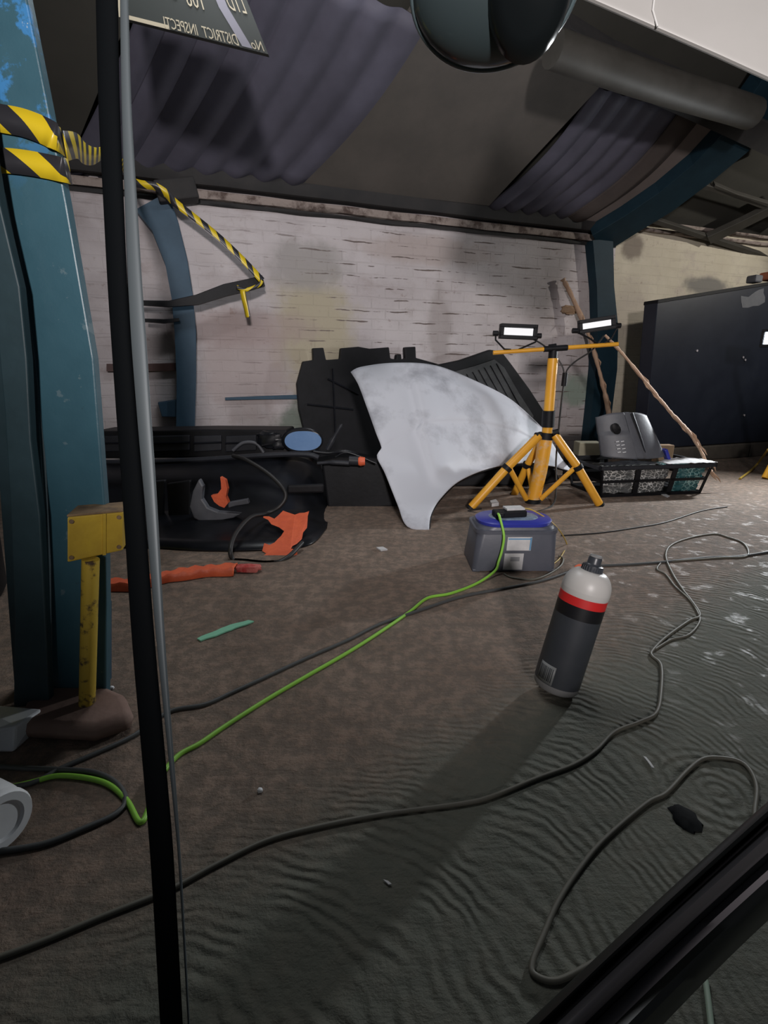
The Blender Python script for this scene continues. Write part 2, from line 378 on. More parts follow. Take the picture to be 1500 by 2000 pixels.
CARP2 = mat('black_car_paint_satin', (0.010, 0.012, 0.012), 0.35, 0, spec=0.4)
CARP3 = mat('smoked_bright_trim', (0.13, 0.125, 0.135), 0.3, 0.5)  # lighter base colour stands for the pale reflection on the black moulding
RUBBER = mat('black_rubber', (0.003, 0.004, 0.005), 0.8, spec=0.08)
EDGE = mat('polished_edge_trim', (0.10, 0.12, 0.13), 0.5, 0.2)  # pale tone stands for the wall mirrored in the curved door edge
SHEENM = mat('bright_trim', (0.62, 0.58, 0.62), 0.42, 0.35)  # rivet metal; on the sill its pale tone stands for reflections
CUPM = mat('dark_teal_gloss_paint', (0.035, 0.05, 0.054), 0.4, 0, coat=0.5)
CUPR = mat('grey_teal_gloss_paint', (0.08, 0.11, 0.12), 0.3, 0, coat=0.3)
ROOFS = mat('dark_violet_roof_sheet', (0.062, 0.060, 0.084), 0.7, 0, (0.088, 0.086, 0.12), 2.5, 0.2, 20)
ROOFP = mat('brown_grey_roof_panel', (0.072, 0.065, 0.058), 0.85, 0, (0.10, 0.088, 0.078), 2.0, 0.2, 20)
ROOFO = mat('olive_roof_panel', (0.035, 0.034, 0.028), 0.85, 0, (0.045, 0.043, 0.036), 2.0, 0.2, 20)
ROOFB = mat('dark_brown_roof_sheet', (0.05, 0.04, 0.038), 0.8, 0, (0.075, 0.06, 0.055), 3, 0.2, 20)
ROOFT = mat('taupe_roof_panel', (0.15, 0.125, 0.115), 0.85, 0, (0.18, 0.15, 0.14), 3, 0.2, 20)
ROOFK = mat('black_roof_timber', (0.018, 0.018, 0.019), 0.8, 0, (0.03, 0.028, 0.028), 5, 0.3, 30)
DUCTM = mat('dull_brown_duct', (0.04, 0.037, 0.031), 0.6, 0, (0.06, 0.056, 0.049), 4)
PLAST = mat('crumbling_plaster', (0.30, 0.25, 0.225), 0.85, 0, (0.10, 0.07, 0.06), 9, 0.8, 30, 0.48, 0.62, dist=0.01)
TIMBK = mat('blackened_timber', (0.045, 0.038, 0.032), 0.8, 0, (0.085, 0.073, 0.06), 5, 0.4, 30)
REDBR = mat('red_brown_steel', (0.06, 0.025, 0.022), 0.6)
PLINTH = mat('brown_concrete', (0.20, 0.125, 0.10), 0.85, 0, (0.26, 0.175, 0.145), 6, 0.6, 40)
SIGNB = mat('black_sign_board', (0.022, 0.028, 0.026), 0.6)
SIGNT = mat('cream_sign_paint', (0.42, 0.38, 0.28), 0.6)
SIGNS = mat('grey_sign_stain', (0.20, 0.20, 0.24), 0.6)
KHAKI = mat('khaki_block', (0.30, 0.28, 0.20), 0.8, 0, (0.24, 0.22, 0.16), 8)
HIVIS = mat('hi_vis_yellow', (0.72, 0.66, 0.03), 0.5)
def tape_mat():
    m, nt, b = newmat('hazard_tape'); t = NT(nt)
    uv = t.n('ShaderNodeUVMap').outputs[0]; sp = t.n('ShaderNodeSeparateXYZ'); t.put(sp.inputs[0], uv)
    f = t.math('FRACT', t.math('ADD', sp.outputs[0], t.math('MULTIPLY', sp.outputs[1], 0.55)))
    col = t.mix(t.math('GREATER_THAN', f, 0.5), (0.72, 0.53, 0.02), (0.03, 0.03, 0.035))
    t.L.new(col, b.inputs['Base Color']); b.inputs['Roughness'].default_value = 0.35; return m
TAPE = tape_mat()
def net_mat(name, line, back, sc):
    m, nt, b = newmat(name); t = NT(nt)
    P = t.n('ShaderNodeTexCoord').outputs['Object']
    v = t.n('ShaderNodeTexVoronoi', feature='DISTANCE_TO_EDGE'); t.put(v.inputs['Vector'], t.map(P, (1, 1, 1.5))); v.inputs['Scale'].default_value = sc
    f = t.ss(v.outputs['Distance'], 0.02, 0.10)
    br = t.ss(t.noise(P, 9, 3), 0.38, 0.62)
    t.L.new(t.mix(t.math('MULTIPLY', t.math('SUBTRACT', 1.0, f), br), back, line), b.inputs['Base Color']); b.inputs['Roughness'].default_value = 0.3; return m
NETW = net_mat('crinkled_clear_film', (0.72, 0.72, 0.70), (0.10, 0.105, 0.105), 34)
NETT = net_mat('crinkled_teal_film', (0.34, 0.56, 0.54), (0.03, 0.11, 0.12), 32)

# ------------------------------------------------------------------ floor
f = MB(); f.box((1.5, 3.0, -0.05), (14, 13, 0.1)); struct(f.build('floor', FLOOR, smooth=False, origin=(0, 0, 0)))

# ------------------------------------------------------------------ walls (drawn in their own axes: x along, z up)
ang = atan2(U.y, U.x)
def wall(name, u0, u1, z1, m, th=0.2, y0=0.0):
    mb = MB(); mb.box(((u0 + u1) / 2, th / 2 + y0, z1 / 2 - 0.02), (u1 - u0, th, z1 + 0.04))
    o = mb.build(name, m, smooth=False, origin=(0, 0, 0)); o.location = WA; o.rotation_euler = (0, 0, ang); return struct(o)
ucol = (W(1185, 650) - WA).dot(U)
wall('wall_back', -3.2, ucol, WTOP + 0.25, WHITE)
wall('wall_right', ucol + 0.0002, 7.0, WTOP + 0.25, CREAM)
def wbox(name, u0, u1, z0, z1, y0, y1, m, parent=None, **k):   # box given in wall axes (y negative = into the room)
    mb = MB(); vs = []
    rot = Matrix.Rotation(ang, 3, 'Z')
    c = WA + rot @ Vector(((u0 + u1) / 2, (y0 + y1) / 2, (z0 + z1) / 2))
    mb.box(c, (u1 - u0, abs(y1 - y0), z1 - z0), rot); return mb.build(name, m, parent, **k)
def wobble_beam(name, x0, x1, z, hgt, dep, m, amp):
    mb = MB(); rows = []
    n = 90
    for i in range(n + 1):
        u = x0 + (x1 - x0) * i / n
        a = amp * noise.noise(Vector((u * 3, 1.3, z))); b = amp * noise.noise(Vector((u * 4, 7.3, z)))
        prof = [(-0.0005, z + hgt / 2), (-dep + a, z + hgt / 2 + a * .3), (-dep - b, z + b * .3), (-dep * 0.8 + b, z - hgt / 2 + b), (-0.0005, z - hgt / 2 + a)]
        rows.append([WA + U * u + N * (-p[0]) + Vector((0, 0, p[1])) for p in prof])
    mb.grid(rows); return struct(mb.build(name, m, smooth=True))
wobble_beam('trim_1', -3.0, ucol - 0.02, WTOP - 0.055, 0.045, 0.05, PLAST, 0.014)
wobble_beam('trim_2', -3.0, ucol - 0.02, WTOP - 0.095, 0.022, 0.025, ROOFK, 0.010)
wobble_beam('trim_3', -3.0, ucol + 0.04, WTOP + 0.035, 0.10, 0.12, ROOFK, 0.006)
wobble_beam('trim_4', ucol + 0.1, 6.5, WTOP + 0.06, 0.025, 0.05, PLAST, 0.010)
wobble_beam('trim_5', ucol + 0.1, 6.5, WTOP + 0.115, 0.02, 0.07, PLAST, 0.010)

# ------------------------------------------------------------------ roof
def rq(name, px, m, off, th=0.02):
    mb = MB(); pts = [R(x, y, off) for x, y in px]; mb.prism(pts, RN * -th); return struct(mb.build(name, m, smooth=False))
base = WA + Vector((0, 0, WTOP + 0.02)); D = Vector((N.x * cos(Q), N.y * cos(Q), sin(Q)))
mb = MB(); mb.prism([base + U * -6 - D * 0.1 - RN * 0.09, base + U * 10 - D * 0.1 - RN * 0.09, base + U * 10 + D * 6 - RN * 0.09, base + U * -6 + D * 6 - RN * 0.09], -RN * 0.05)
struct(mb.build('ceiling', ROOFO, smooth=False))
def corr(name, bl, br, tr, tl, ribs, m, amp, off):
    mb = MB(); rows = []; nc = ribs * 10
    for i in range(13):
        v = i / 12; row = []
        for j in range(nc + 1):
            u = j / nc
            a = Vector(bl).lerp(Vector(br), u); b = Vector(tl).lerp(Vector(tr), u)
            p = a.lerp(b, v); bend = 14 * sin(pi * v)
            q = R(p.x + bend * 0.75, p.y + bend, off)
            s = (1 - cos(2 * pi * u * ribs)) / 2
            row.append(q + RN * amp * (s ** 0.7))
        rows.append(row)
    mb.grid(rows); o = mb.build(name, m, smooth=True, solid=0.004, fix=False); return struct(o)
corr('ceiling_sheet_left', (120, 345), (594, 362), (850, 40), (330, -160), 8, ROOFS, 0.03, 0.0)
corr('ceiling_sheet_right', (950, 402), (1108, 425), (1330, 215), (1165, 165), 5, ROOFS, 0.03, 0.0)
corr('ceiling_sheet_brown', (1106, 425), (1146, 430), (1372, 232), (1328, 215), 1, ROOFB, 0.03, 0.012)
rq('ceiling_panel_middle', [(590, 360), (955, 402), (1190, 150), (900, -60), (850, -60)], ROOFP, 0.012)
rq('ceiling_panel_right', [(1140, 430), (1200, 440), (1430, 262), (1366, 232)], ROOFT, 0.02)
rq('ceiling_panel_left', [(60, 335), (125, 345), (345, -200), (-40, -200)], ROOFO, 0.012)
# dark purlin across the top right, its curtain of sheeting and the ducting
def rtube(name, px, rr, m, off, parent=None, n=8, **k):
    mb = MB(); mb.tube(smoothpts([R(x, y, off) for x, y in px], n), rr, 14); return mb.build(name, m, parent, **k)
def beam_px(name, px, wpx, m, off, depth, parent=None, fn=R, nrm=None, st=True):
    """beam following a polyline of photo points, wpx wide, standing off its surface by off and depth thick"""
    rows = []; mb = MB(); P = [Vector((x, y)) for x, y in px]
    for i, p in enumerate(P):
        t = (P[min(i + 1, len(P) - 1)] - P[max(i - 1, 0)]).normalized(); nn = Vector((-t.y, t.x))
        wd = wpx[i] if isinstance(wpx, (list, tuple)) else wpx
        a = p + nn * wd / 2; b = p - nn * wd / 2
        A = fn(a.x, a.y, off); B = fn(b.x, b.y, off); nv = RN if fn is R else N
        rows.append([A, B, B - nv * depth, A - nv * depth, A])
    mb.grid(rows); mb.add(rows[0][:4], [(0, 1, 2, 3)]); mb.add(rows[-1][:4], [(3, 2, 1, 0)])
    return mb.build(name, m, parent, smooth=False, bevel=0.004)
struct(beam_px('trim_6', [(1100, 80), (1200, 140), (1320, 190), (1420, 235), (1560, 300)], 60, ROOFK, 0.14, 0.14))
o = rtube('roof_duct', [(1080, 95), (1180, 130), (1300, 170), (1400, 200), (1440, 212), (1470, 222)], 0.085, DUCTM, 0.28)
for _ in (0,): tag(o, 'dull brown cylindrical duct hanging under the roof beside the white panel', 'duct')
for i, (a, b) in enumerate([((1320, 350), (1500, 400)), ((1395, 365), (1500, 410)), ((1255, 425), (1500, 505))]):
    struct(beam_px('trim_%d' % (7 + i), [a, ((a[0] + b[0]) / 2, (a[1] + b[1]) / 2), (b[0] + 60, b[1] + 20)], 9, DUCTM, 0.03, 0.04))
struct(beam_px('trim_10', [(1385, 470), (1450, 440), (1560, 385)], 14, DUCTM, 0.05, 0.05))

# ------------------------------------------------------------------ right steel column with curved rafter
uc = (W(1183, 650, 0.1) - WA).dot(U)
rf = empty('steel_roof_frame', WA + U * uc + N * 0.05, 'dark teal steel post and curved rafter against the wall between white and cream brick', 'steel frame')
beam_px('post', [(1178, 468), (1183, 560), (1188, 640), (1185, 720), (1176, 800), (1166, 880), (1163, 898)], [40, 34, 40, 42, 40, 38, 38], NAVYST, 0.10, 0.10, rf, W)
beam_px('rafter', [(1168, 478), (1230, 440), (1300, 395), (1370, 340), (1440, 275), (1510, 190), (1580, 90)], [42, 40, 44, 48, 60, 72, 80], NAVYST, 0.12, 0.12, rf, R)

# far blue column left and things fixed by it
fc = empty('blue_wall_column', W(360, 935, 0.06) * 1.0, 'blue curved steel wall column with stub at its foot, behind the black seal', 'steel column')
beam_px('post', [(296, 392), (322, 440), (344, 510), (356, 580), (362, 650), (364, 740), (362, 850), (362, 932)], [72, 54, 44, 42, 42, 38, 36, 36], BLUEST, 0.10, 0.10, fc, W)
mb = MB(); mb.prism([W(308, 786, 0.08), W(350, 780, 0.08), W(350, 815, 0.08), W(316, 814, 0.08)], -N * 0.08); mb.build('stub', BLUEST, fc, smooth=False, bevel=0.004)
mb = MB(); mb.box(W(345, 375, 0.10) , (0.24, 0.14, 0.12), Matrix.Rotation(ang, 3, 'Z') @ Matrix.Rotation(radians(-12), 3, 'Y')); mb.build('bracket', ROOFK, fc, smooth=False, bevel=0.01)

o = beam_px('support_bar', [(208, 718), (280, 718), (345, 716)], 15, REDBR, 0.05, 0.04, None, W); tag(o, 'short red-brown horizontal steel bar between the two blue columns', 'bar')
ar = empty('bracket_arm', W(300, 592, 0.16), 'dark tapering bracket arm sticking out past the blue wall column, tape on its tip', 'bracket')
beam_px('arm', [(255, 590), (330, 593), (385, 585), (440, 566), (485, 556), (515, 548)], [8, 12, 20, 24, 23, 22], BLACK, 0.24, 0.05, ar, W)
beam_px('stay', [(282, 625), (320, 627), (350, 624)], [6, 8, 6], BLACK, 0.20, 0.05, ar, W)
o = beam_px('wall_pipe', [(440, 779), (500, 777), (585, 775)], [5, 6, 8], BLUEST, 0.03, 0.03, None, W); tag(o, 'thin blue pipe running along the brick wall above the bumpers', 'pipe')

# ------------------------------------------------------------------ hazard tape
def ribbon(name, centre, width, rep, parent=None, up=Vector((0, 0, 1)), twist=None, n=6):
    pts = smoothpts(centre, n); mb = MB(); rows = []; L = 0; us = []
    for i, p in enumerate(pts):
        if i: L += (p - pts[i - 1]).length
        t = (pts[min(i + 1, len(pts) - 1)] - pts[max(i - 1, 0)]).normalized()
        v = up - t * up.dot(t); v.normalize()
        if twist: v = Matrix.Rotation(twist(i / (len(pts) - 1)), 3, t) @ v
        rows.append([p - v * width / 2, p + v * width / 2]); us.append(L / rep)
    mb.grid(rows); o = mb.build(name, TAPE, parent, smooth=True, fix=False)
    uvl = o.data.uv_layers.new(name='UVMap')
    for lp in o.data.loops:
        vi = lp.vertex_index; uvl.data[lp.index].uv = (us[vi // 2], vi % 2)
    m = o.modifiers.new('solid', 'SOLIDIFY'); m.thickness = 0.0012
    return o
# ------------------------------------------------------------------ near teal I column
YC = 1.05
Z1 = lambda x, y, Y=YC: WY(x, y, Y)
nc = empty('steel_column', WY(150, 1378, YC), 'large teal I-section steel column at the left, chipped paint, tape round it', 'steel column')
mb = MB(); mb.prism([Z1(-16, -30), Z1(46, -30), Z1(92, 200), Z1(130, 400), Z1(182, 700), Z1(205, 1000), Z1(208, 1180), Z1(207, 1362), Z1(100, 1378), Z1(98, 1100), Z1(88, 900), Z1(66, 700), Z1(30, 440), Z1(4, 300)], (0, 0.022, 0))
mb.build('front_flange', TEALC, nc, smooth=False, bevel=0.003)
mb = MB(); mb.prism([Z1(-80, -30, 1.11), Z1(10, -30, 1.11), Z1(40, 400, 1.11), Z1(72, 700, 1.11), Z1(92, 1000, 1.11), Z1(104, 1372, 1.10), Z1(30, 1374, 1.10), Z1(-20, 700, 1.11)], (0, 0.02, 0))
mb.build('web', DTEAL, nc, smooth=False, bevel=0.002)
mb = MB(); mb.prism([Z1(-120, -30, 1.0), Z1(-70, -30, 1.0), Z1(0, 400, 1.0), Z1(38, 560, 1.0), Z1(52, 700, 1.0), Z1(60, 860, 1.0), Z1(78, 1010, 1.0), Z1(88, 1200, 1.0), Z1(96, 1380, 1.0), Z1(26, 1382, 1.0), Z1(28, 1200, 1.0), Z1(20, 1000, 1.0), Z1(8, 800, 1.0), Z1(-30, 400, 1.0)], (0, 0.02, 0))
mb.build('rear_flange', DTEAL, nc, smooth=False, bevel=0.003)
mb = MB(); mb.prism([Z1(200, 1180, 1.16), Z1(210, 1180, 1.16), Z1(210, 1372, 1.13), Z1(196, 1372, 1.13)], (0, 0.02, 0))
mb.build('back_edge', BLUEST, nc, smooth=False)
# tape wraps
def cpt(x, y, Y=YC - 0.004): return WY(x, y, Y)
tp = empty('hazard_tape', cpt(60, 330), 'yellow and black hazard tape wound twice round the big teal column', 'tape')
ribbon('wrap', [cpt(-40, 222), cpt(5, 232), cpt(45, 240), cpt(85, 255), cpt(108, 268), cpt(122, 278, YC + .03)], 0.044, 0.11, tp)
ribbon('wrap', [cpt(-40, 318), cpt(5, 314), cpt(50, 318), cpt(95, 326), cpt(126, 333), cpt(136, 336, YC + .03)], 0.040, 0.11, tp)
ribbon('tail', [cpt(126, 285, YC + .03), WY(150, 285, 1.25), WY(165, 300, 1.45), WY(185, 305, 1.7), WY(215, 300, 2.2), W(245, 330, .25), W(256, 352, .2)], 0.046, 0.14, tp, twist=lambda t: 0.7 * t)
t2 = empty('hazard_tape', W(430, 460, 0.25), 'yellow and black hazard tape stretched from the far column down to the bracket arm tip', 'tape')
ribbon('strip', [W(248, 352, .22), W(275, 360, .24), W(302, 364, .25), W(325, 378, .25), W(342, 396, .26), W(380, 425, .26), W(430, 465, .27), W(475, 508, .28), W(512, 548, .28)], 0.044, 0.11, t2, twist=lambda t: 0.5 * sin(6 * t))
ribbon('strip', [W(512, 548, .285), W(505, 557, .29), W(480, 566, .285), W(462, 560, .285)], 0.022, 0.12, t2)
ribbon('loose_end', [W(474, 568, .29), W(477, 585, .29), W(481, 602, .29), W(484, 620, .29)], 0.036, 5.0, t2, up=Vector((1, 0, 0)), twist=lambda t: 0.5 * t)

# yellow post with box
jp = empty('yellow_post', G(172, 1372, 0.03), 'rusty yellow steel post topped by a worn yellow box, in front of the teal column', 'post')
mb = MB(); p0 = WY(170, 1378, 0.99); p1 = WY(177, 1092, 0.985)
mb.tube([p0.lerp(p1, i / 8) for i in range(9)], [0.0165] * 9, 18); mb.build('post', YRUST, jp)
Bx = [(108, 1002), (232, 995), (232, 1084), (140, 1099), (108, 1083)]
rotb = Matrix.Rotation(radians(-20), 3, 'Z')
c = WY(172, 1044, 0.99)
mb = MB()
fl = WY(131, 1010, 0.955); fr = WY(240, 1000, 1.02); flb = WY(131, 1099, 0.955); frb = WY(240, 1075, 1.02)
bk = Vector((-0.022, 0.075, 0)) 
def quadbox(mb, a, b, c_, d, k, mi=0): mb.add([a, b, c_, d, a + k, b + k, c_ + k, d + k], [(0, 1, 2, 3), (7, 6, 5, 4), (0, 4, 5, 1), (1, 5, 6, 2), (2, 6, 7, 3), (3, 7, 4, 0)], mi)
quadbox(mb, fl, fr, frb, flb, bk); mb.build('box', YOLD, jp, smooth=False, bevel=0.003)
mb = MB(); quadbox(mb, fl + Vector((0, 0, .0045)), fr + Vector((0, 0, .0045)), fr, fl, bk); mb.build('box_top', TOPRUST, jp, smooth=False, bevel=0.001)
nrm = (fr - fl).cross(flb - fl).normalized(); nrm = nrm if nrm.y < 0 else -nrm
mb = MB(); q1 = fl.lerp(fr, .62) + nrm * .0003; q2 = flb.lerp(frb, .62) + nrm * .0003; ux_ = (fr - fl).normalized() * 0.006
quadbox(mb, q1, q1 + ux_, q2 + ux_, q2, nrm * 0.003); mb.build('seam_strip', YOLD, jp, smooth=False)
for (a, b_) in [(.07, .1), (.07, .9), (.92, .12), (.92, .88)]:
    p = fl.lerp(fr, a).lerp(flb.lerp(frb, a), b_); mb = MB(); mb.tube([p, p + nrm * .003], .0042, 12); mb.build('screw', TOPRUST, jp)
# plinth and things at its foot
o = MB().prism([G(28, 1412, .045), G(180, 1420, .045), G(262, 1392, .045), G(245, 1352, .045), G(205, 1335, .045), G(60, 1335, .045)], (0, 0, -.045)).build('trim_11', PLINTH, smooth=True, bevel=0.02, sub=0); struct(o)
def blob(name, m, c, sz, seed, amp=0.25, parent=None, nu=20, nv=12, power=0.6):
    mb = MB(); rows = []
    for i in range(nv + 1):
        ph = -pi / 2 + pi * i / nv; row = []
        for j in range(nu + 1):
            th = 2 * pi * (j % nu) / nu
            d = Vector((cos(ph) * cos(th), cos(ph) * sin(th), sin(ph)))
            e = Vector([math.copysign(abs(x) ** power, x) for x in d])
            k = 1 + amp * noise.noise(d * 2.2 + Vector((seed, seed * 2, 0)))
            row.append(Vector(c) + Vector((e.x * sz[0], e.y * sz[1], e.z * sz[2])) * k)
        rows.append(row)
    mb.grid(rows); return mb.build(name, m, parent, smooth=True)
mb = MB(); A_, B_, C_, D_ = G(-80, 1470, .0), G(27, 1470, .0), G(90, 1384, .0), G(-60, 1384, .0)
up = Vector((0, 0, 0.042)); mb.add([A_, B_ , G(60, 1440, 0), D_ , A_ + up, G(30, 1418, .05), G(84, 1384, .05), G(-60, 1372, .055)], [(0, 1, 2, 3), (7, 6, 5, 4), (0, 1, 5, 4), (1, 2, 6, 5), (2, 3, 7, 6), (3, 0, 4, 7)])
o = mb.build('plastic_box', WPLAST, smooth=False, bevel=0.005); tag(o, 'white crumpled box on the floor at the left edge, beside the concrete plinth', 'box')
# white tub on its side
tb = empty('plastic_tub', G(-40, 1640), 'white plastic tub lying on its side at the left edge, below the white box', 'tub')
c0 = G(-10, 1640) + Vector((0, 0, .05)); axv = Vector((-0.8, 0.35, 0.0)).normalized()
M = Matrix.Translation(c0) @ axv.to_track_quat('Z', 'Y').to_matrix().to_4x4()
mb = MB(); mb.lathe([(0.044, -.03), (0.047, -.025), (.05, 0), (.05, .16), (.045, .17), (0.0, .17)], 32, M); mb.build('body', WPLAST, tb)
mb = MB(); mb.lathe([(0.0, -.031), (.03, -.032), (.034, -.036), (.047, -.036), (.05, -.030), (.05, -.022), (.046, -.021)], 32, M); mb.build('rim', WPLAST, tb)

# yellow drum and dark stand at the far left
hv = empty('plastic_drum', G(-55, 1180), 'bright yellow plastic drum at the extreme left edge behind the teal column', 'drum')
cc = G(-135, 1180); zt = WY(-60, 780, cc.y).z; zb = WY(-60, 1065, cc.y).z
mb = MB(); M = Matrix.Translation((cc.x, cc.y, zb)); h_ = zt - zb
mb.lathe([(0.0, 0), (.20, 0.0), (.222, .02), (.226, h_ * .35), (.215, h_ * .6), (.205, h_ * .9), (.18, h_), (0, h_)], 36, M); mb.build('body', HIVIS, hv)
mb = MB(); mb.lathe([(.0, 0), (.2, 0), (.215, .03), (.222, zb - .001), (0, zb - .001)], 36, Matrix.Translation((cc.x, cc.y, 0))); mb.build('base', BLACK, hv)

# ------------------------------------------------------------------ sign hanging under the roof
YS = 2.3
sg = empty('hanging_sign', WY(380, 70, YS), 'black hanging sign with reversed cream lettering under the roof at top left', 'sign')
BL, BR, TR, TL = Vector((232, 33)), Vector((524, 106)), Vector((452, -75)), Vector((222, -130))
def sgp(u, v, off=0.0):                                     # u 0..1 from the right corner to the left, v up
    p = BR.lerp(BL, u).lerp(TR.lerp(TL, u), v); q = WY(p.x, p.y, YS - off); return q
mb = MB(); mb.prism([sgp(0, 0), sgp(1, 0), sgp(1, 1), sgp(0, 1)], (0, 0.02, 0)); mb.build('board', SIGNB, sg, smooth=False)
for (u0, u1, v0, v1) in [(.66, 1.0, .0, .05), (.97, 1.0, .05, 1.0)]:
    mb = MB(); mb.prism([sgp(u0, v0, .002), sgp(u1, v0, .002), sgp(u1, v1, .002), sgp(u0, v1, .002)], (0, 0.0015, 0)); mb.build('border', SIGNT, sg, smooth=False)
mb = MB(); mb.prism([sgp(.10, .02, .002), sgp(.17, .02, .002), sgp(.25, .42, .002), sgp(.28, .85, .002), sgp(.20, .9, .002), sgp(.18, .45, .002)], (0, 0.0015, 0)); mb.build('grey_streak', SIGNS, sg, smooth=False)
def text_part(txt, parent, fn, u0, v0, uw, vh, m, name='lettering', off=0.003):
    cu = bpy.data.curves.new('t', 'FONT'); cu.body = txt; cu.size = 1; cu.extrude = 0; cu.resolution_u = 2
    to = bpy.data.objects.new('t', cu); C.objects.link(to)
    dg = bpy.context.evaluated_depsgraph_get(); me = bpy.data.meshes.new_from_object(to.evaluated_get(dg))
    xs = [v.co.x for v in me.vertices]; ys = [v.co.y for v in me.vertices]
    x0, x1, y0, y1 = min(xs), max(xs), min(ys), max(ys)
    mb = MB(); mb.add([fn(u0 + uw * (v.co.x - x0) / (x1 - x0), v0 + vh * (v.co.y - y0) / (y1 - y0), off) for v in me.vertices], [tuple(p.vertices) for p in me.polygons])
    bpy.data.objects.remove(to); bpy.data.curves.remove(cu); bpy.data.meshes.remove(me)
    return mb.build(name, m, parent, smooth=False, solid=0.001)
text_part('DISTRICT  INSPECTI', sg, sgp, .19, .012, .50, .13, SIGNT)
text_part('106', sg, sgp, (.37), .34, .12, .19, SIGNT)
text_part('34..', sg, sgp, .56, .38, .16, .19, SIGNT)
text_part('LTD', sg, sgp, .04, .42, .13, .19, SIGNT)
text_part('No', sg, sgp, .02, .02, .08, .11, SIGNT)

# ------------------------------------------------------------------ black undertray against the wall, behind the bonnet
ut = empty('undertray', W(690, 960, 0.1), 'black castellated plastic undertray standing against the brick wall behind the silver bonnet', 'car part')
px = [(592, 706), (612, 703), (611, 680), (632, 679), (637, 703), (664, 701), (666, 680), (700, 677), (722, 681), (760, 678), (763, 700), (774, 702), (775, 692), (784, 692), (785, 702), (792, 700), (791, 678), (812, 677), (813, 699), (860, 712), (940, 760), (1000, 900), (990, 955), (700, 965), (625, 955), (612, 900), (596, 850), (584, 800), (580, 750)]
mb = MB(); mb.prism([W(x, y, .10) for x, y in px], -N * 0.05); mb.build('tray', BLACK, ut, smooth=False, bevel=0.006)
for (a, b) in [((640, 740), (700, 770)), ((600, 790), (690, 800)), ((650, 720), (655, 850))]:
    mb = MB(); mb.tube([W(a[0], a[1], .102), W(b[0], b[1], .102)], .008, 8); mb.build('rib', BLACKS, ut)
mb = MB(); mb.prism([W(x, y, .40) for x, y in [(625, 905), (700, 890), (790, 905), (800, 985), (700, 1008), (632, 1003)]], -N * 0.25); 
lt = mb.build('lower_lip', BLACK, ut, smooth=False, bevel=0.02)  # black block fills the shaded gap and loose black pieces under the tray
for nm, px, Yl, lab in [('arch_liner', [(628, 905), (660, 898), (738, 900), (790, 975), (784, 989), (700, 994), (640, 992)], 2.93, 'low black plastic liner on the floor between the bumper end and the bonnet'),  # one black piece stands in for dark parts and their shadow
                        ('wheel_liner', [(838, 948), (880, 925), (960, 912), (1040, 908), (1085, 915), (1094, 940), (1060, 948), (940, 950), (850, 951)], 3.5, 'low black plastic part on the floor under the arch of the bonnet, behind the tripod')]:
    mb = MB(); mb.prism([WY(x, y, Yl) for x, y in px], (0, .10, 0)); o = mb.build(nm, BLACK, smooth=False, bevel=.012); o.name = nm
    tag(o, lab, 'car part')
# black framed panel leaning right
wp = empty('radiator_panel', W(960, 930, 0.12), 'black framed grey radiator panel tilted against the wall, right of the undertray', 'car part')
outer = [(838, 716), (900, 703), (958, 683), (980, 686), (1000, 712), (1035, 760), (1066, 808), (1070, 870), (1010, 935), (900, 930)]
inner = [(880, 728), (930, 714), (966, 702), (985, 718), (1015, 770), (1042, 812), (1035, 850), (985, 880), (930, 860), (890, 800)]
mb = MB(); mb.prism([W(x, y, .20) for x, y in outer], -N * 0.05); mb.build('frame', BLACK, wp, smooth=False, bevel=0.008)
mb = MB(); mb.prism([W(x, y, .215) for x, y in inner], -N * 0.01); mb.build('core', mat('dull_grey_mesh', (0.035, 0.037, 0.04), .6, 0, (0.05, .052, .055), 40), wp, smooth=False)
for i in range(7):
    t_ = i / 6; a = Vector((900 + 70 * t_, 735 - 25 * t_)); b = a + Vector((60, 105 + 5 * t_))
    mb = MB(); mb.tube([W(a.x, a.y, .218), W(b.x, b.y, .218)], .003, 6); mb.build('fin', BLACKS, wp)

# ------------------------------------------------------------------ silver bonnet
def curve2(pts):
    P = smoothpts([Vector(p) for p in pts], 12); L = [0]
    for i in range(1, len(P)): L.append(L[-1] + (P[i] - P[i - 1]).length)
    def f(t):
        s = t * L[-1]
        for i in range(1, len(P)):
            if L[i] >= s:
                k = (s - L[i - 1]) / max(1e-9, L[i] - L[i - 1]); return P[i - 1].lerp(P[i], k)
        return P[-1]
    return f
def v3(*l): return [WY(x, y, Y) for x, y, Y in l]
top = curve2(v3((685, 727, 3.28), (705, 717, 3.29), (770, 709, 3.32), (850, 714, 3.38), (930, 745, 3.44), (1000, 782, 3.48), (1062, 838, 3.52)))
rgt = curve2(v3((1062, 838, 3.52), (1080, 868, 3.50), (1100, 900, 3.47), (1118, 921, 3.45)))
bot = curve2(v3((838, 1038, 2.45), (842, 1005, 2.55), (862, 972, 2.68), (900, 938, 2.85), (960, 914, 3.08), (1030, 904, 3.28), (1075, 910, 3.38), (1118, 921, 3.45)))
lef = curve2(v3((685, 727, 3.28), (700, 752, 3.22), (718, 800, 3.08), (734, 845, 2.95), (745, 876, 2.88), (736, 892, 2.84), (752, 925, 2.76), (776, 985, 2.60), (795, 1028, 2.48), (838, 1038, 2.45)))
mb = MB(); rows = []; NUc, NVc = 64, 56
c00, c10, c01, c11 = top(0), top(1), bot(0), bot(1)
